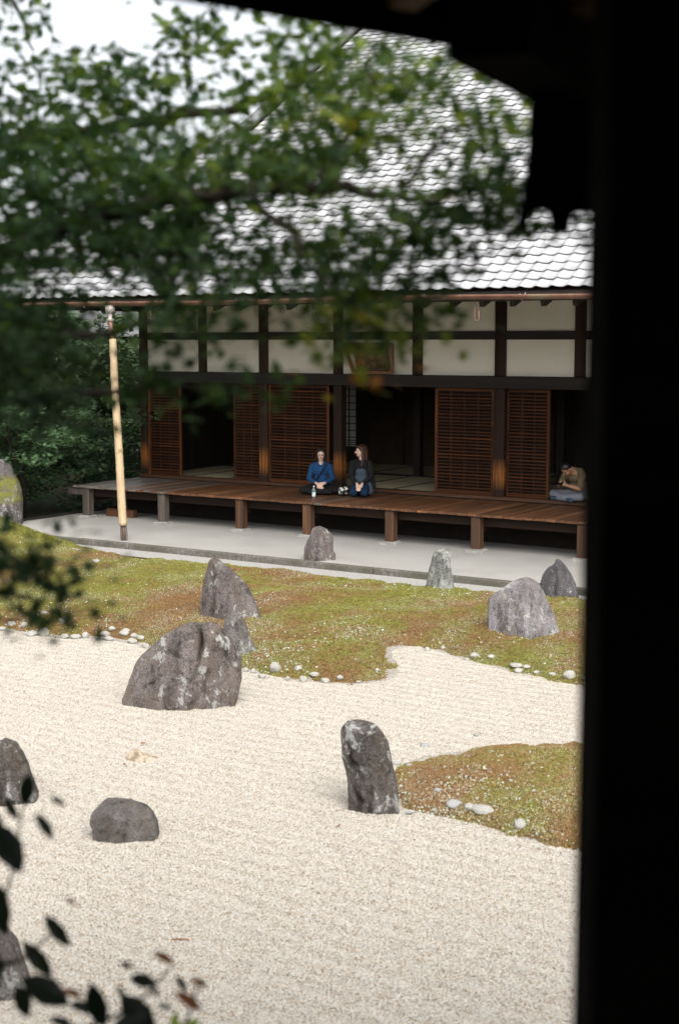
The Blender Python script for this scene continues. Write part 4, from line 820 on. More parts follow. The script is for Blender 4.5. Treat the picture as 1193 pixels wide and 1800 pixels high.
for s in (-1, 1): h.cap(((s * .06, -.02, .08), .030), ((s * .082, .015, .0), .028), ((s * .085, .02, -.14), .032), ((s * .080, -.01, -.24), .026))
h.build('hair', M['hair_brown'], B, .008, 2, hm)
# ---- man bent over his phone in the dim room
C_ = tag(empty('person', pz(1012, 880, FZ + .004), R(-56)), 'man in olive pullover hunched cross legged on the tatami looking down at a phone', 'person', 'people sitting at the hall')
b = Vol(); b.ell((0, .06, .12), (.16, .13, .11)).ell((0, .04, .30), (.14, .11, .16)).ell((0, -.03, .46), (.17, .12, .13)).cap(((0, -.06, .53), .07), ((0, -.15, .565), .055), ((0, -.20, .565), .05))
for s in (-1, 1):
    b.cap(((s * .12, -.03, .53), .062), ((s * .20, -.06, .48), .055), ((s * .25, -.17, .24), .042), ((s * .085, -.33, .30), .030))
    b.cap(((s * .09, .04, .10), .088), ((s * .34, -.24, .11), .060), ((-s * .06, -.32, .06), .042), ((-s * .16, -.33, .05), .035))
hand(b, (-.085, -.33, .30), (.45, -.35, .25), (-.5, -.5, .3), -1, .8); hand(b, (.085, -.33, .30), (-.45, -.35, .25), (.5, -.5, .3), 1, .8)
hm = head_parts(b, (.0, -.245, .56), R(0), R(48)); b.build('body', M['skin_tan'], C_, .008, 2); face(C_, hm)
c = Vol(); c.ell((0, .05, .27), (.165, .135, .17)).ell((0, -.01, .44), (.19, .145, .135)).cap(((-.10, -.02, .53), .055), ((.10, -.02, .53), .055))
for s in (-1, 1): c.cap(((s * .12, -.03, .52), .076), ((s * .205, -.06, .475), .068), ((s * .252, -.155, .27), .055))
c.cap(((-.06, -.10, .575), .03), ((.06, -.10, .575), .03)); c.build('pullover', M['olive_knit'], C_, .011, 2)
t = Vol(); t.ell((0, .06, .11), (.18, .14, .11))
for s in (-1, 1): t.cap(((s * .09, .04, .10), .100), ((s * .345, -.24, .105), .074), ((-s * .04, -.32, .068), .058), ((-s * .10, -.325, .06), .048))
t.build('trousers', M['grey_trousers'], C_, .012, 2)
for s in (-1, 1): Vol().cap(((s * .13, -.33, .052), .040), ((s * .24, -.35, .045), .038)).build('sock', M['blue_sock'], C_, .008, 1)
h = Vol(); h.ell((0, .024, .052), (.082, .092, .080)); h.cap(((0, .05, .03), .065), ((0, .06, -.04), .045)); h.build('hair', M['hair_black'], C_, .008, 2, hm)
ph = MB().box(-.075, .075, -.004, .004, -.037, .037, .003); mp = Matrix.Translation(C_.location) @ Matrix.Rotation(R(-56), 4, 'Z') @ Matrix.Translation((0, -.395, .335)) @ Matrix.Rotation(R(-35), 4, 'X')
M['glass_black'] = flat('phone_shell', (.008, .009, .012), .2, .6, .1, 10, 0); o = ph.build('phone', M['glass_black']); o.matrix_world = mp; tag(o, 'black phone held sideways in the hands of the hunched man', 'phone')
# ---- bottle and handbag
n = NT('clear_plastic'); n.fin((.75, .85, .86), .08, .6); n.b.inputs['Transmission Weight'].default_value = .85; n.b.inputs['IOR'].default_value = 1.2; M['clear'] = n.m
M['label_w'] = flat('bottle_label', (.62, .72, .70), .6, .3, .12, 40, 0); M['white_plastic'] = flat('bottle_cap', (.75, .75, .74), .5, .4, .05, 20, 0)
bt = tag(empty('water_bottle', pz(551.5, 875.3, DZ + .004)), 'clear water bottle with pale label standing before the cross legged woman', 'bottle')
MB().tube([(0, 0, 0), (0, 0, .02), (0, 0, .14), (0, 0, .155), (0, 0, .18), (0, 0, .19), (0, 0, .205)], [.030, .033, .033, .031, .016, .0135, .0135], 14).build('bottle_body', M['clear'], bt, smooth=True)
MB().tube([(0, 0, .03), (0, 0, .105)], .0338, 14, False).build('paper_label', M['label_w'], bt, smooth=True)
MB().tube([(0, 0, .206), (0, 0, .226)], .0155, 12).build('bottle_cap', M['white_plastic'], bt)
n = NT('cow_spots'); v = n.coord('Object'); f = n.noise(v, 17, 1, .3); M['cow'] = n.fin(n.ramp(f, [(.47, (.012, .012, .013)), (.49, (.78, .77, .74))]), .6, .3)
hb = tag(empty('handbag', pz(603.5, 871.5, DZ + .004), R(15)), 'white handbag with black spots and dark handles beside the kneeling woman', 'bag')
v_ = Vol(); v_.cap(((-.05, 0, .06), .045), ((.05, 0, .06), .045)).cap(((-.05, 0, .13), .04), ((.05, 0, .13), .04)).cap(((-.05, 0, .06), .045), ((-.05, 0, .13), .04)).cap(((.05, 0, .06), .045), ((.05, 0, .13), .04)); v_.build('bag_body', M['cow'], hb, .009, 2)
Vol().cap(((-.06, 0, .035), .032), ((.06, 0, .035), .032)).ell((0, 0, .03), (.09, .055, .025)).build('bag_base', M['black_cloth'], hb, .009, 2)
for s in (-1, 1): MB().tube([(-.05, s * .03, .15)] + [(-.05 * math.cos(a), s * (.03 + .01 * math.sin(a)), .17 + .11 * math.sin(a)) for a in np.linspace(0, math.pi, 11)] + [(.05, s * .03, .15)], .008, 6).build('bag_handle', M['black_cloth'], hb, smooth=True)

# ------------------------------------------------------------------ leaves
def leaf_mat(name, stops, trans=.35, rough=.6, tcol=1.6, spec=.18):
    n = NT(name); at = n.new('ShaderNodeAttribute', attribute_name='tone', attribute_type='GEOMETRY').outputs['Fac']
    c = n.ramp(at, stops); n.fin(c, rough, spec)
    tr = n.new('ShaderNodeBsdfTranslucent'); n.l.new(n.mix(1.0, c, (tcol * 1.15, tcol * 1.1, tcol * .5), 'MULTIPLY'), tr.inputs[0])
    mx = n.new('ShaderNodeMixShader'); mx.inputs[0].default_value = trans; n.l.new(n.b.outputs[0], mx.inputs[1]); n.l.new(tr.outputs[0], mx.inputs[2]); n.l.new(mx.outputs[0], n.out.inputs['Surface']); return n.m
M['maple'] = leaf_mat('maple_leaf', [(0, (.009, .021, .010)), (.35, (.018, .042, .014)), (.6, (.052, .088, .019)), (.8, (.17, .22, .032)), (.93, (.22, .19, .032)), (1, (.24, .10, .025))])
M['far_leaf'] = leaf_mat('far_leaf', [(0, (.026, .058, .030)), (.5, (.058, .12, .060)), (1, (.13, .22, .12))], .3, .6, 1.3)
M['hedge_leaf'] = leaf_mat('hedge_leaf', [(0, (.018, .034, .016)), (1, (.048, .078, .034))], .15, .6)
M['gloss'] = leaf_mat('glossy_leaf', [(0, (.006, .010, .006)), (1, (.016, .024, .012))], .05, .35); M['young'] = leaf_mat('young_leaf', [(0, (.16, .26, .03)), (1, (.22, .33, .05))], .4, .5)
M['bark'] = flat('dark_bark', (.022, .018, .014), .9, .1, .4, 18, .5)
def maple_template():
    tips = [(-125, .50), (-82, .78), (-40, .95), (0, 1.0), (40, .95), (82, .78), (125, .50)]; pts = [(0, 0, 0)]
    for i, (a, r) in enumerate(tips):
        pts.append((r * math.sin(R(a)), r * math.cos(R(a)), -.16 * r * r))
        if i < 6: a2 = (a + tips[i + 1][0]) / 2; pts.append((.36 * math.sin(R(a2)), .36 * math.cos(R(a2)), .0))
    v = np.array(pts); v[:, 1] += .25; f = [(0, i + 1, i) for i in range(1, len(pts) - 1)] + [(0, 1, len(pts) - 1)]; return v * .52, np.array(f)
def oval_template():
    pts = [(0, -.5, 0), (.17, -.25, .03), (.22, .05, .04), (.12, .33, .02), (0, .5, -.06), (-.12, .33, .02), (-.22, .05, .04), (-.17, -.25, .03), (0, 0, -.01)]
    return np.array(pts), np.array([(8, i, (i + 1) % 8) for i in range(8)])
DIAMOND = (np.array([(0, -.5, 0), (.30, 0, .06), (0, .5, 0), (-.30, 0, .06)]), np.array([(0, 1, 2), (0, 2, 3)]))
def rot_mats(n, rng, tilt):
    """random headings, faces tilted up to about tilt from level"""
    a = rng.uniform(0, 2 * np.pi, n); t = np.abs(rng.normal(0, tilt, n)); b = rng.uniform(0, 2 * np.pi, n)
    ca_, sa_ = np.cos(a), np.sin(a); Rz = np.zeros((n, 3, 3)); Rz[:, 0, 0] = ca_; Rz[:, 0, 1] = -sa_; Rz[:, 1, 0] = sa_; Rz[:, 1, 1] = ca_; Rz[:, 2, 2] = 1
    ax = np.stack([np.cos(b), np.sin(b), 0 * b], 1); K = np.zeros((n, 3, 3)); K[:, 0, 2] = ax[:, 1]; K[:, 1, 2] = -ax[:, 0]; K[:, 2, 0] = -ax[:, 1]; K[:, 2, 1] = ax[:, 0]
    I = np.eye(3)[None]; Rt = I + np.sin(t)[:, None, None] * K + (1 - np.cos(t))[:, None, None] * (K @ K); return Rt @ Rz
def leaves(name, tpl, P, size, tone, mat, parent, rng, tilt=.6, kind='stuff'):
    tv, tf = tpl; n = len(P); Rm_ = rot_mats(n, rng, tilt)
    V = np.einsum('nij,vj->nvi', Rm_, tv) * np.asarray(size)[:, None, None] + P[:, None]
    Fx = tf[None] + (np.arange(n) * len(tv))[:, None, None]; me = npmesh(name, V.reshape(-1, 3), Fx.reshape(-1, tf.shape[1]), mat)
    a = me.attributes.new('tone', 'FLOAT', 'POINT'); a.data.foreach_set('value', np.repeat(np.clip(tone, 0, 1), len(tv)).astype(np.float32))
    o = link(name, me, parent)
    if kind: o['kind'] = kind
    return o
MAPLE = maple_template(); OVAL = oval_template()
# ------------------------------------------------------------------ the maple close to the eye: trunk left of the frame, branches reaching across
rng = np.random.default_rng(77)
tr0 = np.array([-2.05, 4.3, GZ - .03])
MT = tag(empty('maple_tree', tuple(tr0)), 'near maple tree with out of focus green leaves hanging across the view', 'tree')
def loc(p): return tuple(np.array(p) - tr0)
mb = MB(); trunk = [tr0, tr0 + (.05, -.05, 1.0), tr0 + (.0, -.1, 2.2), tr0 + (.10, -.25, 3.2), tr0 + (.15, -.3, 4.2), tr0 + (.3, -.35, 5.2)]
mb.tube([loc(p) for p in trunk], [.13, .11, .10, .085, .065, .03], 10); mb.build('trunk', M['bark'], MT, smooth=True)
T_ = trunk[3]
br = [([T_] + [atd(x, y, d) for x, y, d in ((-120, 480, 3.6), (120, 390, 3.3), (300, 350, 3.2), (430, 333, 3.1), (600, 330, 3.05), (690, 352, 3.0), (760, 350, 3.0), (835, 335, 2.95))], (.030, .004)),
      ([trunk[4]] + [atd(x, y, d) for x, y, d in ((-60, 260, 4.2), (180, 225, 4.0), (340, 203, 3.9), (450, 180, 3.8), (560, 128, 3.7), (650, 70, 3.6))], (.026, .004)),
      ([T_] + [atd(x, y, d) for x, y, d in ((-150, 640, 3.4), (60, 600, 3.1), (220, 575, 3.0), (340, 570, 2.95), (390, 620, 2.9))], (.020, .003)),
      ([trunk[2]] + [atd(x, y, d) for x, y, d in ((-180, 900, 3.2), (-20, 960, 2.9), (60, 1000, 2.8), (120, 1050, 2.75))], (.014, .003)),
      ([T_] + [atd(x, y, d) for x, y, d in ((-100, 720, 3.3), (120, 690, 3.0), (300, 680, 2.9), (440, 690, 2.85))], (.014, .003)),
      ([atd(560, 331, 3.06)] + [atd(x, y, d) for x, y, d in ((600, 250, 3.1), (650, 180, 3.1), (657, 90, 3.1))], (.010, .004)),
      ([atd(430, 333, 3.1)] + [atd(x, y, d) for x, y, d in ((520, 420, 2.9), (600, 520, 2.8), (680, 600, 2.75))], (.010, .003)),
      ([atd(690, 352, 3.0)] + [atd(x, y, d) for x, y, d in ((720, 310, 3.0), (790, 230, 3.05), (860, 210, 3.05))], (.009, .003)),
      ([trunk[5]] + [atd(x, y, d) for x, y, d in ((-200, -60, 4.4), (20, -30, 4.2), (60, 90, 4.1))], (.02, .004))]
for pts, (ra, rb) in br:
    P3 = np.array(pts); tt_ = np.linspace(0, len(P3) - 1, len(P3) * 4); Q = np.stack([np.interp(tt_, range(len(P3)), P3[:, i]) for i in range(3)], 1)
    for _ in range(3): Q[1:-1] = (Q[:-2] + 2 * Q[1:-1] + Q[2:]) / 4
    Q[1:-1] += rng.normal(0, .006, Q[1:-1].shape)
    mb = MB(); mb.tube([loc(p) for p in Q], list(np.linspace(ra, rb, len(Q))), 6); mb.build('branch', M['bark'], MT, smooth=True)
# leaf clusters: pixel centre, spread, distance range, count, tone (0 dark .. 1 rusty)
CL = [(90, 300, 190, 100, 3.0, 4.4, 520, .30), (60, 420, 170, 80, 2.8, 4.2, 520, .22), (250, 300, 160, 85, 2.9, 4.2, 380, .38), (50, 590, 105, 100, 2.7, 3.8, 430, .20), (50, 690, 85, 70, 2.7, 3.6, 240, .20),
      (330, 410, 130, 80, 2.9, 4.0, 300, .30), (420, 290, 130, 75, 2.9, 4.0, 270, .45), (260, 460, 130, 40, 2.8, 3.7, 200, .25), (265, 620, 25, 45, 2.7, 3.3, 16, .25),
      (20, 490, 60, 30, 2.8, 3.6, 60, .22), (30, 180, 120, 60, 3.2, 4.4, 170, .35), (170, 190, 110, 50, 3.4, 4.4, 130, .4),
      (520, 300, 110, 65, 2.9, 3.7, 170, .48), (600, 230, 75, 75, 2.9, 3.6, 120, .50), (640, 130, 75, 55, 3.0, 3.6, 90, .5), (730, 130, 60, 50, 2.9, 3.5, 50, .55), (720, 420, 120, 45, 2.8, 3.4, 95, .42), (560, 430, 110, 55, 2.8, 3.5, 130, .35),
      (840, 300, 70, 55, 2.8, 3.3, 60, .42), (880, 210, 45, 45, 2.8, 3.2, 35, .6), (830, 380, 90, 35, 2.8, 3.2, 65, .35), (800, 170, 70, 40, 2.9, 3.3, 30, .5), (760, 340, 60, 40, 2.9, 3.3, 30, .62), (890, 340, 40, 70, 2.7, 3.2, 60, .35), (980, 395, 60, 14, 2.8, 3.1, 18, .35), (700, 230, 60, 60, 2.9, 3.4, 40, .6),
      (450, 480, 110, 45, 2.8, 3.5, 110, .25), (620, 490, 110, 35, 2.7, 3.3, 85, .32), (760, 480, 60, 35, 2.7, 3.2, 30, .4), (650, 548, 95, 22, 2.6, 3.1, 60, .52), (610, 575, 50, 28, 2.6, 3.0, 30, .72), (690, 580, 55, 28, 2.6, 3.0, 32, .74), (660, 632, 70, 18, 2.6, 2.9, 26, .82), (575, 630, 22, 20, 2.6, 2.9, 10, .80), (745, 575, 28, 18, 2.6, 2.9, 8, .42), (560, 560, 30, 22, 2.6, 3.0, 14, .35),
      (320, 550, 55, 40, 2.6, 3.1, 50, .38), (365, 600, 28, 25, 2.6, 2.9, 16, .45), (285, 560, 30, 30, 2.7, 3.1, 24, .28), (300, 680, 90, 14, 2.6, 3.0, 30, .40), (420, 688, 55, 16, 2.6, 2.9, 22, .45), (265, 725, 30, 10, 2.6, 2.9, 8, .35), (270, 660, 40, 22, 2.6, 3.0, 14, .28),
      (300, 85, 55, 50, 3.6, 4.4, 50, .45), (210, 145, 90, 35, 3.4, 4.3, 90, .38), (440, 100, 110, 65, 3.5, 4.4, 110, .55), (360, 150, 80, 40, 3.4, 4.3, 60, .45), (450, 180, 70, 40, 3.4, 4.2, 50, .5), (560, 60, 70, 40, 3.3, 4.0, 55, .55), (540, 150, 60, 40, 3.3, 3.9, 45, .6), (350, 30, 60, 30, 3.6, 4.4, 22, .6),
      (12, 60, 45, 75, 3.4, 4.4, 50, .4), (60, 20, 30, 25, 3.6, 4.3, 6, .5), (130, 132, 120, 22, 3.4, 4.4, 45, .35),
      (25, 1020, 65, 55, 2.6, 3.0, 72, .20), (85, 985, 45, 35, 2.6, 3.0, 22, .25), (105, 1050, 35, 35, 2.6, 2.9, 16, .25), (15, 950, 60, 28, 2.6, 3.0, 14, .28), (125, 905, 18, 10, 2.6, 2.8, 3, .25), (65, 1085, 25, 30, 2.6, 2.9, 9, .22), (150, 1090, 18, 22, 2.6, 2.8, 3, .3), (-10, 740, 50, 30, 2.7, 3.2, 16, .3),
      (-180, 350, 130, 250, 3.0, 4.8, 700, .3), (-180, 750, 110, 250, 2.9, 4.2, 300, .25), (250, -120, 300, 70, 3.8, 5.0, 120, .5)]
HOLES = [(105, 250, 540, 635, .9), (90, 275, -20, 105, .9), (60, 225, 462, 528, .55), (800, 1040, 415, 512, .9), (330, 480, 60, 225, .35), (-10, 230, 715, 860, .8), (640, 780, 255, 320, .6), (250, 560, 660, 672, .3), (185, 225, 640, 960, .7)]   # gaps in the canopy
Ps = []; Ts = []; Ss = []
for (x, y, rx, ry, d0, d1, cnt, tone) in CL:
    cnt = int(cnt * (1.9 if x < 450 and y > 220 and cnt > 150 else 3.0 if x > 560 and y < 500 else 1.9))
    nsp = max(1, cnt // 7); tot = 0                      # leaves grow in little sprays of about seven
    for q in range(nsp):
        u = rng.normal(0, .52, 2); sx_, sy_ = x + u[0] * rx, y + u[1] * ry; d = rng.uniform(d0, d1); c0 = atd(sx_, sy_, d); m = min(7, cnt - tot) if q < nsp - 1 else cnt - tot; tot += m
        if any(x0 < sx_ < x1 and y0 < sy_ < y1 and rng.random() < pr for x0, x1, y0, y1, pr in HOLES): continue
        P_ = c0 + rng.normal(0, 1, (m, 3)) * np.array([.055, .055, .026]); Ps.append(P_); Ts.append(np.clip(tone + rng.normal(0, .10) + rng.normal(0, .08, m), 0, 1)); Ss.append(rng.uniform(.036, .058, m) * (1.2 if d > 3.4 else 1))
Ps = np.concatenate(Ps); leaves('crown', MAPLE, Ps - tr0, np.concatenate(Ss), np.concatenate(Ts), M['maple'], MT, rng, .85)

# ------------------------------------------------------------------ dark glossy shrub at the lower left, each leaf its own
shr = np.array([-1.15, 2.6, GZ - .03])
SH = tag(empty('glossy_shrub', tuple(shr)), 'dark glossy leaved shrub, out of focus at the lower left', 'shrub')
def sl(p): return tuple(np.array(p) - shr)
stems = [[(-1.1, 2.6, GZ), atd(-120, 1950, 2.75), atd(-40, 1700, 2.8), atd(20, 1560, 2.85), atd(40, 1420, 2.9)], [(-1.1, 2.6, GZ), atd(-60, 1980, 2.65), atd(60, 1830, 2.7), atd(180, 1800, 2.75), atd(250, 1760, 2.8), atd(300, 1700, 2.85)], [(-1.1, 2.6, GZ), atd(0, 2050, 2.6), atd(200, 1900, 2.7), atd(320, 1830, 2.75), atd(350, 1725, 2.8)], [atd(-40, 1700, 2.8), atd(40, 1690, 2.8), atd(90, 1640, 2.8)]]
for pts in stems:
    P3 = np.array(pts); tt_ = np.linspace(0, len(P3) - 1, 18); Q = np.stack([np.interp(tt_, range(len(P3)), P3[:, i]) for i in range(3)], 1)
    for _ in range(3): Q[1:-1] = (Q[:-2] + 2 * Q[1:-1] + Q[2:]) / 4
    mb = MB(); mb.tube([sl(p) for p in Q], list(np.linspace(.007, .0022, len(Q))), 6); mb.build('stem', M['bark'], SH)
leaf_me = {}
for mk in ('gloss', 'young', 'dry'):
    for k in range(2):
        v = OVAL[0].copy(); v[:, 2] *= (1.0, 2.2)[k]; v[:, 0] *= (1.15, .8)[k]; me = pymesh('leaf', v, OVAL[1], M[mk], True); a = me.attributes.new('tone', 'FLOAT', 'POINT'); a.data.foreach_set('value', [.2 + .6 * k] * len(v)); leaf_me[mk, k] = me
#        px, py, length px, angle of the long axis (deg, clockwise from up on the picture), width kind, material
LV = [(102, 1636, 74, 142, 1, 'gloss'), (66, 1686, 82, 140, 1, 'gloss'), (80, 1742, 95, 118, 0, 'gloss'), (14, 1490, 100, 150, 0, 'gloss'), (-10, 1460, 90, 170, 0, 'gloss'), (48, 1388, 60, 190, 0, 'gloss'), (78, 1453, 58, 145, 1, 'gloss'), (102, 1408, 32, 120, 1, 'gloss'), (5, 1600, 95, 175, 1, 'gloss'), (-25, 1700, 120, 170, 0, 'gloss'),
      (172, 1768, 85, 165, 0, 'gloss'), (150, 1772, 60, 105, 1, 'gloss'), (243, 1785, 95, 140, 0, 'gloss'), (225, 1800, 70, 60, 0, 'gloss'), (252, 1724, 50, 105, 0, 'gloss'), (272, 1742, 28, 150, 1, 'gloss'), (222, 1697, 24, 120, 0, 'gloss'), (212, 1742, 26, 130, 1, 'gloss'), (319, 1729, 36, 145, 1, 'gloss'), (290, 1770, 30, 110, 1, 'gloss'), (128, 1746, 40, 112, 1, 'dry'), (350, 1727, 36, 118, 1, 'dry'), (288, 1684, 44, 120, 1, 'dry'), (330, 1760, 60, 125, 1, 'dry'), (125, 1585, 24, 130, 1, 'dry'), (110, 1798, 50, 110, 1, 'gloss'), (40, 1760, 60, 160, 0, 'gloss'),
      (308, 1795, 34, 10, 0, 'young'), (338, 1802, 34, 50, 0, 'young'), (322, 1815, 40, 330, 0, 'young'), (60, 1840, 110, 120, 0, 'gloss'), (-60, 1560, 120, 130, 0, 'gloss'), (180, 1850, 100, 100, 0, 'gloss'), (-70, 1800, 130, 150, 0, 'gloss'), (20, 1420, 50, 150, 1, 'gloss')]
for i, (x, y, L, an, k, mk) in enumerate(LV):
    d = 2.7 + .16 * ((i * 37) % 10) / 10; p = atd(x, y, d); ax = RT * math.sin(R(an)) + UP * math.cos(R(an)); nrm = -FW * .75 + UP * .6 + RT * (((i * 53) % 10) / 10 - .5) * .8
    ax = ax / np.linalg.norm(ax); sd2 = np.cross(ax, nrm); sd2 /= np.linalg.norm(sd2); nr = np.cross(sd2, ax); s = L * d / F * 1.05
    o = link('leaf', leaf_me[mk, k], SH); o.matrix_local = Matrix.Translation(sl(p)) @ Matrix(np.stack([sd2, ax, nr], 1).tolist()).to_4x4() @ Matrix.Scale(s, 4)

# ------------------------------------------------------------------ trees, shrubs and hedge behind the hillock
def clump_points(rng, n, blobs):
    w = np.array([b_[3] * b_[4] * b_[5] for b_ in blobs]) ** .7; ix = rng.choice(len(blobs), n, p=w / w.sum()); B_ = np.array(blobs)[ix]
    u = rng.normal(size=(n, 3)); u /= np.linalg.norm(u, axis=1)[:, None]; r = rng.random(n) ** .28; return B_[:, :3] + u * r[:, None] * B_[:, 3:]
def far_tree(name, label, cat, base, hgt, rad, nleaf, size, mat, seed, group=None, trunk_r=.16, tone=.45, spread=9, low=.35, flat_=.55, tpl=DIAMOND, tilt=.8):
    rng = np.random.default_rng(seed); T = tag(empty(name, tuple(base)), label, cat, group); blobs = []
    top = Vector((rng.normal(0, .2), rng.normal(0, .2), hgt * .78)); tk = MB(); tk.tube([(0, 0, -.1), (rng.normal(0, .08), rng.normal(0, .08), hgt * .3), top * .75, top], [trunk_r, trunk_r * .8, trunk_r * .5, trunk_r * .2], 8)
    for i in range(spread):
        a = i * 2.4 + rng.uniform(-.4, .4); h = hgt * rng.uniform(low, .92); rr = rad * rng.uniform(.45, .9) * (1.15 - .55 * h / hgt); e = (rr * math.cos(a), rr * math.sin(a), h)
        s_ = (0, 0, h * .72); tk.tube([s_, (e[0] * .5, e[1] * .5, h * .88), e], [trunk_r * .4, trunk_r * .25, .01], 5)
        b_ = rad * rng.uniform(.32, .52); blobs.append((*e, b_, b_, b_ * flat_))
        for q in range(2): blobs.append((e[0] + rng.normal(0, b_ * .7), e[1] + rng.normal(0, b_ * .7), e[2] + rng.normal(0, b_ * .4), b_ * .6, b_ * .6, b_ * .6 * flat_))
    blobs.append((0, 0, hgt * .88, rad * .4, rad * .4, rad * .4 * flat_)); tk.build('trunk', M['bark'], T, smooth=True)
    P_ = clump_points(rng, nleaf, blobs); zt = (P_[:, 2] / hgt - .5) * .2; leaves('crown', tpl, np.c_[P_[:, :2], np.maximum(P_[:, 2], .08)], rng.uniform(size * .7, size * 1.2, nleaf), tone + zt + rng.normal(0, .15, nleaf), mat, T, rng, tilt)
    return T
def gpos(x, d): p = atd(x, 600, d); return (p[0], p[1], GZ - .03)
GB = 'leafy trees behind the green hillock'
far_tree('maple_shrub', 'pale green layered maple shrub just behind the mossy rock', 'shrub', gpos(30, 28.0), 2.75, 1.7, 6500, .15, M['far_leaf'], 101, trunk_r=.07, tone=.95, spread=14, low=.25, flat_=.32, tpl=MAPLE, tilt=.5)
far_tree('maple_shrub', 'darker maple shrub between the mossy rock and the veranda end', 'shrub', gpos(140, 31), 1.9, 1.5, 5000, .16, M['far_leaf'], 102, trunk_r=.05, tone=.35, spread=14, low=.05, flat_=.5, tpl=MAPLE, tilt=.5)
far_tree('maple_shrub', 'maple shrub at the left border of the view behind the rock', 'shrub', gpos(-90, 29.5), 3.2, 2.0, 6000, .17, M['far_leaf'], 103, trunk_r=.07, tone=.5, spread=14, low=.05, flat_=.4, tpl=MAPLE, tilt=.5)
far_tree('broadleaf_tree', 'dark broadleaf tree behind the pale green maple shrub', 'tree', gpos(-50, 37), 5.2, 2.7, 11000, .26, M['hedge_leaf'], 104, GB, .2, .7, 22, .05, .7)
far_tree('broadleaf_tree', 'dark broadleaf tree behind the end of the veranda', 'tree', gpos(215, 45), 3.5, 2.4, 9000, .26, M['hedge_leaf'], 105, GB, .16, .75, 18, .05, .7)
far_tree('broadleaf_tree', 'tall dark tree at the left border far behind the rock', 'tree', gpos(-120, 40), 7.5, 4.0, 12000, .30, M['hedge_leaf'], 106, GB, .22, .6, 22, .05, .7)
far_tree('broadleaf_tree', 'bright green tree far behind under the eave corner', 'tree', gpos(120, 58), 5.0, 1.8, 2600, .24, M['far_leaf'], 107, GB, .2, .9, 16, .15, .7)
far_tree('broadleaf_tree', 'pale distant tree beyond the little grey roof', 'tree', gpos(225, 66), 4.9, 2.6, 3000, .28, M['far_leaf'], 108, GB, .2, .85, 16, .1, .7)
far_tree('broadleaf_tree', 'dark distant tree left of the little grey roof', 'tree', gpos(-110, 55), 8.5, 4.6, 12000, .34, M['hedge_leaf'], 109, GB, .25, .6, 22, .05, .7)
far_tree('broadleaf_tree', 'second dark distant tree at the left border', 'tree', gpos(-250, 60), 10.5, 5.5, 10000, .36, M['hedge_leaf'], 110, GB, .25, .6, 22, .05, .7)
# clipped hedge
h0 = np.array(gpos(165, 40.5)); HD = tag(empty('hedge', tuple(h0), HALL_ROT * .3), 'dark clipped hedge behind the end of the veranda', 'hedge')
rg = np.random.default_rng(9); n_ = 20000; q = rg.uniform(0, 1, (n_, 3)); L_, D_, Hh = 9.0, 1.0, 1.35; P_ = (q - [.5, .5, 0]) * [L_, D_, Hh]; fc = rg.integers(0, 3, n_)
P_[fc == 0, 1] = -D_ / 2; P_[fc == 1, 2] = Hh; P_ += rg.normal(0, .03, P_.shape); leaves('foliage', DIAMOND, P_, rg.uniform(.09, .16, n_), .5 + .35 * (P_[:, 2] / Hh - .5) + rg.normal(0, .2, n_), M['hedge_leaf'], HD, rg, 1.0)
mb = MB()
for i in range(14): x = -L_ / 2 + .3 + i * .64; mb.tube([(x, 0, -.05), (x + rg.normal(0, .05), 0, .6), (x + rg.normal(0, .1), 0, 1.2)], [.03, .025, .01], 5)
mb.build('stems', M['bark'], HD)
# far little building with a grey hipped roof, and the pale ground before it
pv = np.array(gpos(203, 50)); PV = tag(empty('pavilion', tuple(pv), R(-12)), 'small distant building with grey hipped roof beyond the hedge', 'pavilion')
zr = H + (600 - 588) / F * 50 - pv[2]
M['far_roof'] = flat('far_roof', (.20, .205, .21), .7, .3, .15, 20, .2)
link('roof', pymesh('roof', [(-1.1, -.9, zr), (1.3, -.9, zr), (1.3, .9, zr), (-1.1, .9, zr), (-.45, 0, zr + .40), (.7, 0, zr + .40), (-1.1, -.9, zr - .07), (1.3, -.9, zr - .07), (1.3, .9, zr - .07), (-1.1, .9, zr - .07)], [(0, 1, 5, 4), (1, 2, 5), (2, 3, 4, 5), (3, 0, 4), (0, 6, 7, 1), (1, 7, 8, 2), (2, 8, 9, 3), (3, 9, 6, 0), (6, 9, 8, 7)], M['far_roof']), PV)
MB().box(-.8, 1.0, -.6, .6, 0, zr - .08).build('wall', M['interior'], PV)
for s in (-1, 1): MB().box(.1 + s * .95 - .05, .1 + s * .95 + .05, -.85, -.75, 0, zr - .072).build('post', M['beam'], PV)
a = np.array(gpos(120, 47)); b2 = np.array(gpos(330, 47)); sheet('far_path', [(a[0], 46, GZ - .026), (b2[0] + 2, 46, GZ - .026), (b2[0] + 2, 48, GZ - .026), (a[0], 48, GZ - .026)], M['sand'])

# ------------------------------------------------------------------ the near tea house the view is taken from: post, wall, eave, room behind
TE0 = np.array([.281, 1.62, 0.0])
NH = tag(empty('tea_house', (0, 0, GZ)), 'near dark building framing the view with its post, wall and eave', 'building')
def np_(p): return (p[0], p[1], p[2] - GZ)
ed = np.array(atz(816, 86, 4.0)) - np.array(atz(300, 0, 4.0)); ed[2] = 0; ed /= np.linalg.norm(ed); inn = np.array([ed[1], -ed[0], 0])     # along the eave, and inwards
def nb(name, o_, u0, u1, v0, v1, z0, z1, mat, ch=0):
    mb = MB(); mb.box(u0, u1, v0, v1, z0, z1, ch); mb.v = [np_(np.array(o_) + ed * p[0] - inn * p[1] + np.array([0, 0, p[2]])) for p in mb.v]; return mb.build(name, mat, NH)
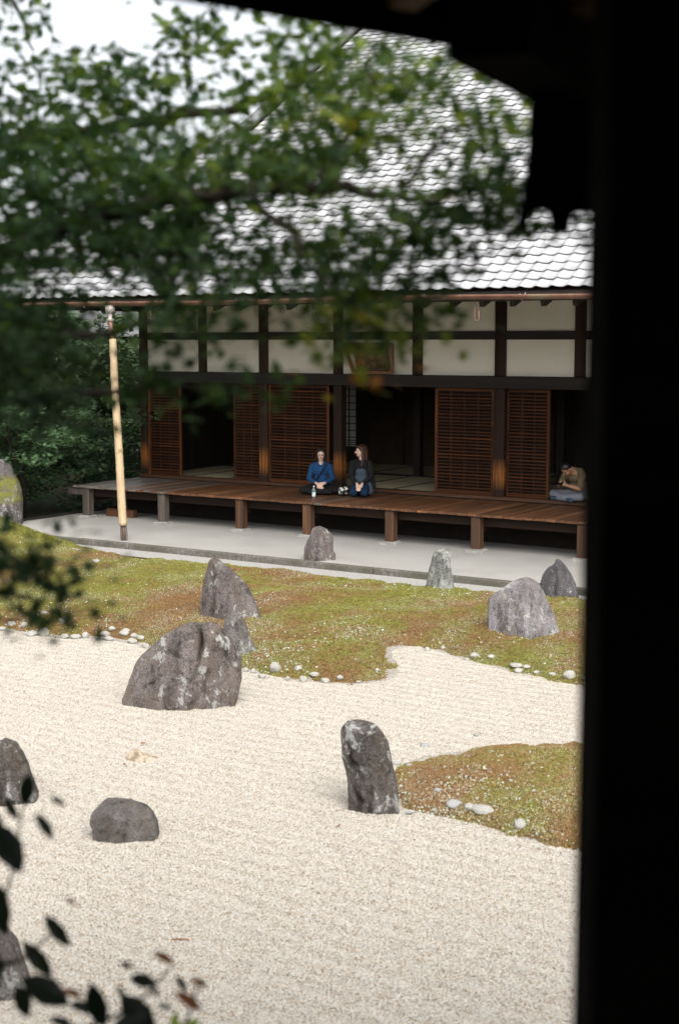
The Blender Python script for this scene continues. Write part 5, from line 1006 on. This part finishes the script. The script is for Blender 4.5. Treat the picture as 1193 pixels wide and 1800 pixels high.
# post and wall right of the opening (wall runs along x)
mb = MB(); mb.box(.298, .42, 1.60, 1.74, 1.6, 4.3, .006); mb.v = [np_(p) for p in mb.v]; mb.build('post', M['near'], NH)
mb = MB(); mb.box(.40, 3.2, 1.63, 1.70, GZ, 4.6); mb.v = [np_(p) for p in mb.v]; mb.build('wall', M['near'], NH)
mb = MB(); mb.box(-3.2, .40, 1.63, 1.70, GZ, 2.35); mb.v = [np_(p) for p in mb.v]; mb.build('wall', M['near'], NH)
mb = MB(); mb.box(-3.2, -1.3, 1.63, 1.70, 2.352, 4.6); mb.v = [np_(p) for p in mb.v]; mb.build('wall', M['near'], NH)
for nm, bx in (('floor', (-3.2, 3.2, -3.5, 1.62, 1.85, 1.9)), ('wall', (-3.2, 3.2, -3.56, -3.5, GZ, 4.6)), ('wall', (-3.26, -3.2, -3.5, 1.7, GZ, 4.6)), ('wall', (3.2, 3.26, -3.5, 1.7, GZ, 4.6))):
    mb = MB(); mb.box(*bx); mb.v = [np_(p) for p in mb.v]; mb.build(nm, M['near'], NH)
# eave: edge board, soffit sloping up inwards, rafters
E1 = np.array(atz(816, 86, 4.0)); E0 = E1 - ed * 3.2; E2 = E1 + ed * 3.0
nb('eave_board', E1, -3.2, 3.0, -.03, .0, .0, .11, M['near'])
up_ = np.array([0, 0, 1.]); sl_ = .28
v = [np_(E0 + up_ * .09), np_(E2 + up_ * .09), np_(E2 + inn * 5.5 + up_ * (.09 + 5.5 * sl_)), np_(E0 + inn * 5.5 + up_ * (.09 + 5.5 * sl_))]; v += [(p[0], p[1], p[2] + .12) for p in v]
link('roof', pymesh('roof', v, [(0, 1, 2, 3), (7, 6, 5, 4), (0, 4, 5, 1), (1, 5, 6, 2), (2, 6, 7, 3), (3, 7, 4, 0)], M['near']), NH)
for k in range(-9, 9):
    o_ = E1 + ed * (.16 + k * .34); mb = MB(); bar(mb, np_(o_ + inn * .04 + up_ * .06), np_(o_ + inn * 2.4 + up_ * (.06 + 2.36 * sl_)), .055, .06); mb.build('rafter', M['near_brown'], NH)
o_ = np.array(atz(893, 84, 4.05)); mb = MB(); bar(mb, np_(o_), np_(o_ + inn * 2.0 + up_ * 2.0 * sl_), .12, .03); mb.build('rafter', M['near_brown'], NH)
# beam under the eave
B0 = np.array(atz(786, 100, 3.90)); B1 = np.array(atz(937, 176, 3.90)); bd = B1 - B0; bd[2] = 0; bd /= np.linalg.norm(bd)
mb = MB(); side = np.array([bd[1], -bd[0], 0]); bar(mb, np_(B0 + side * .06 + up_ * .045), np_(B0 + bd * 2.6 + side * .06 + up_ * .045), .12, .10); mb.build('beam', M['near'], NH)
# dark cloth-like blind hung beside the post
d_ = 2.30; out = [(931, 168), (928, 250), (922, 320), (912, 372), (906, 395), (913, 401), (924, 398), (930, 372), (944, 366), (962, 372), (970, 404), (984, 409), (999, 403), (1003, 378), (1012, 372), (1060, 370), (1060, 168)]
f0 = [np.array(atd(x, y, d_ + (x - 930) * .0008)) for x, y in out]; c0 = f0[0].copy(); nn = len(out)
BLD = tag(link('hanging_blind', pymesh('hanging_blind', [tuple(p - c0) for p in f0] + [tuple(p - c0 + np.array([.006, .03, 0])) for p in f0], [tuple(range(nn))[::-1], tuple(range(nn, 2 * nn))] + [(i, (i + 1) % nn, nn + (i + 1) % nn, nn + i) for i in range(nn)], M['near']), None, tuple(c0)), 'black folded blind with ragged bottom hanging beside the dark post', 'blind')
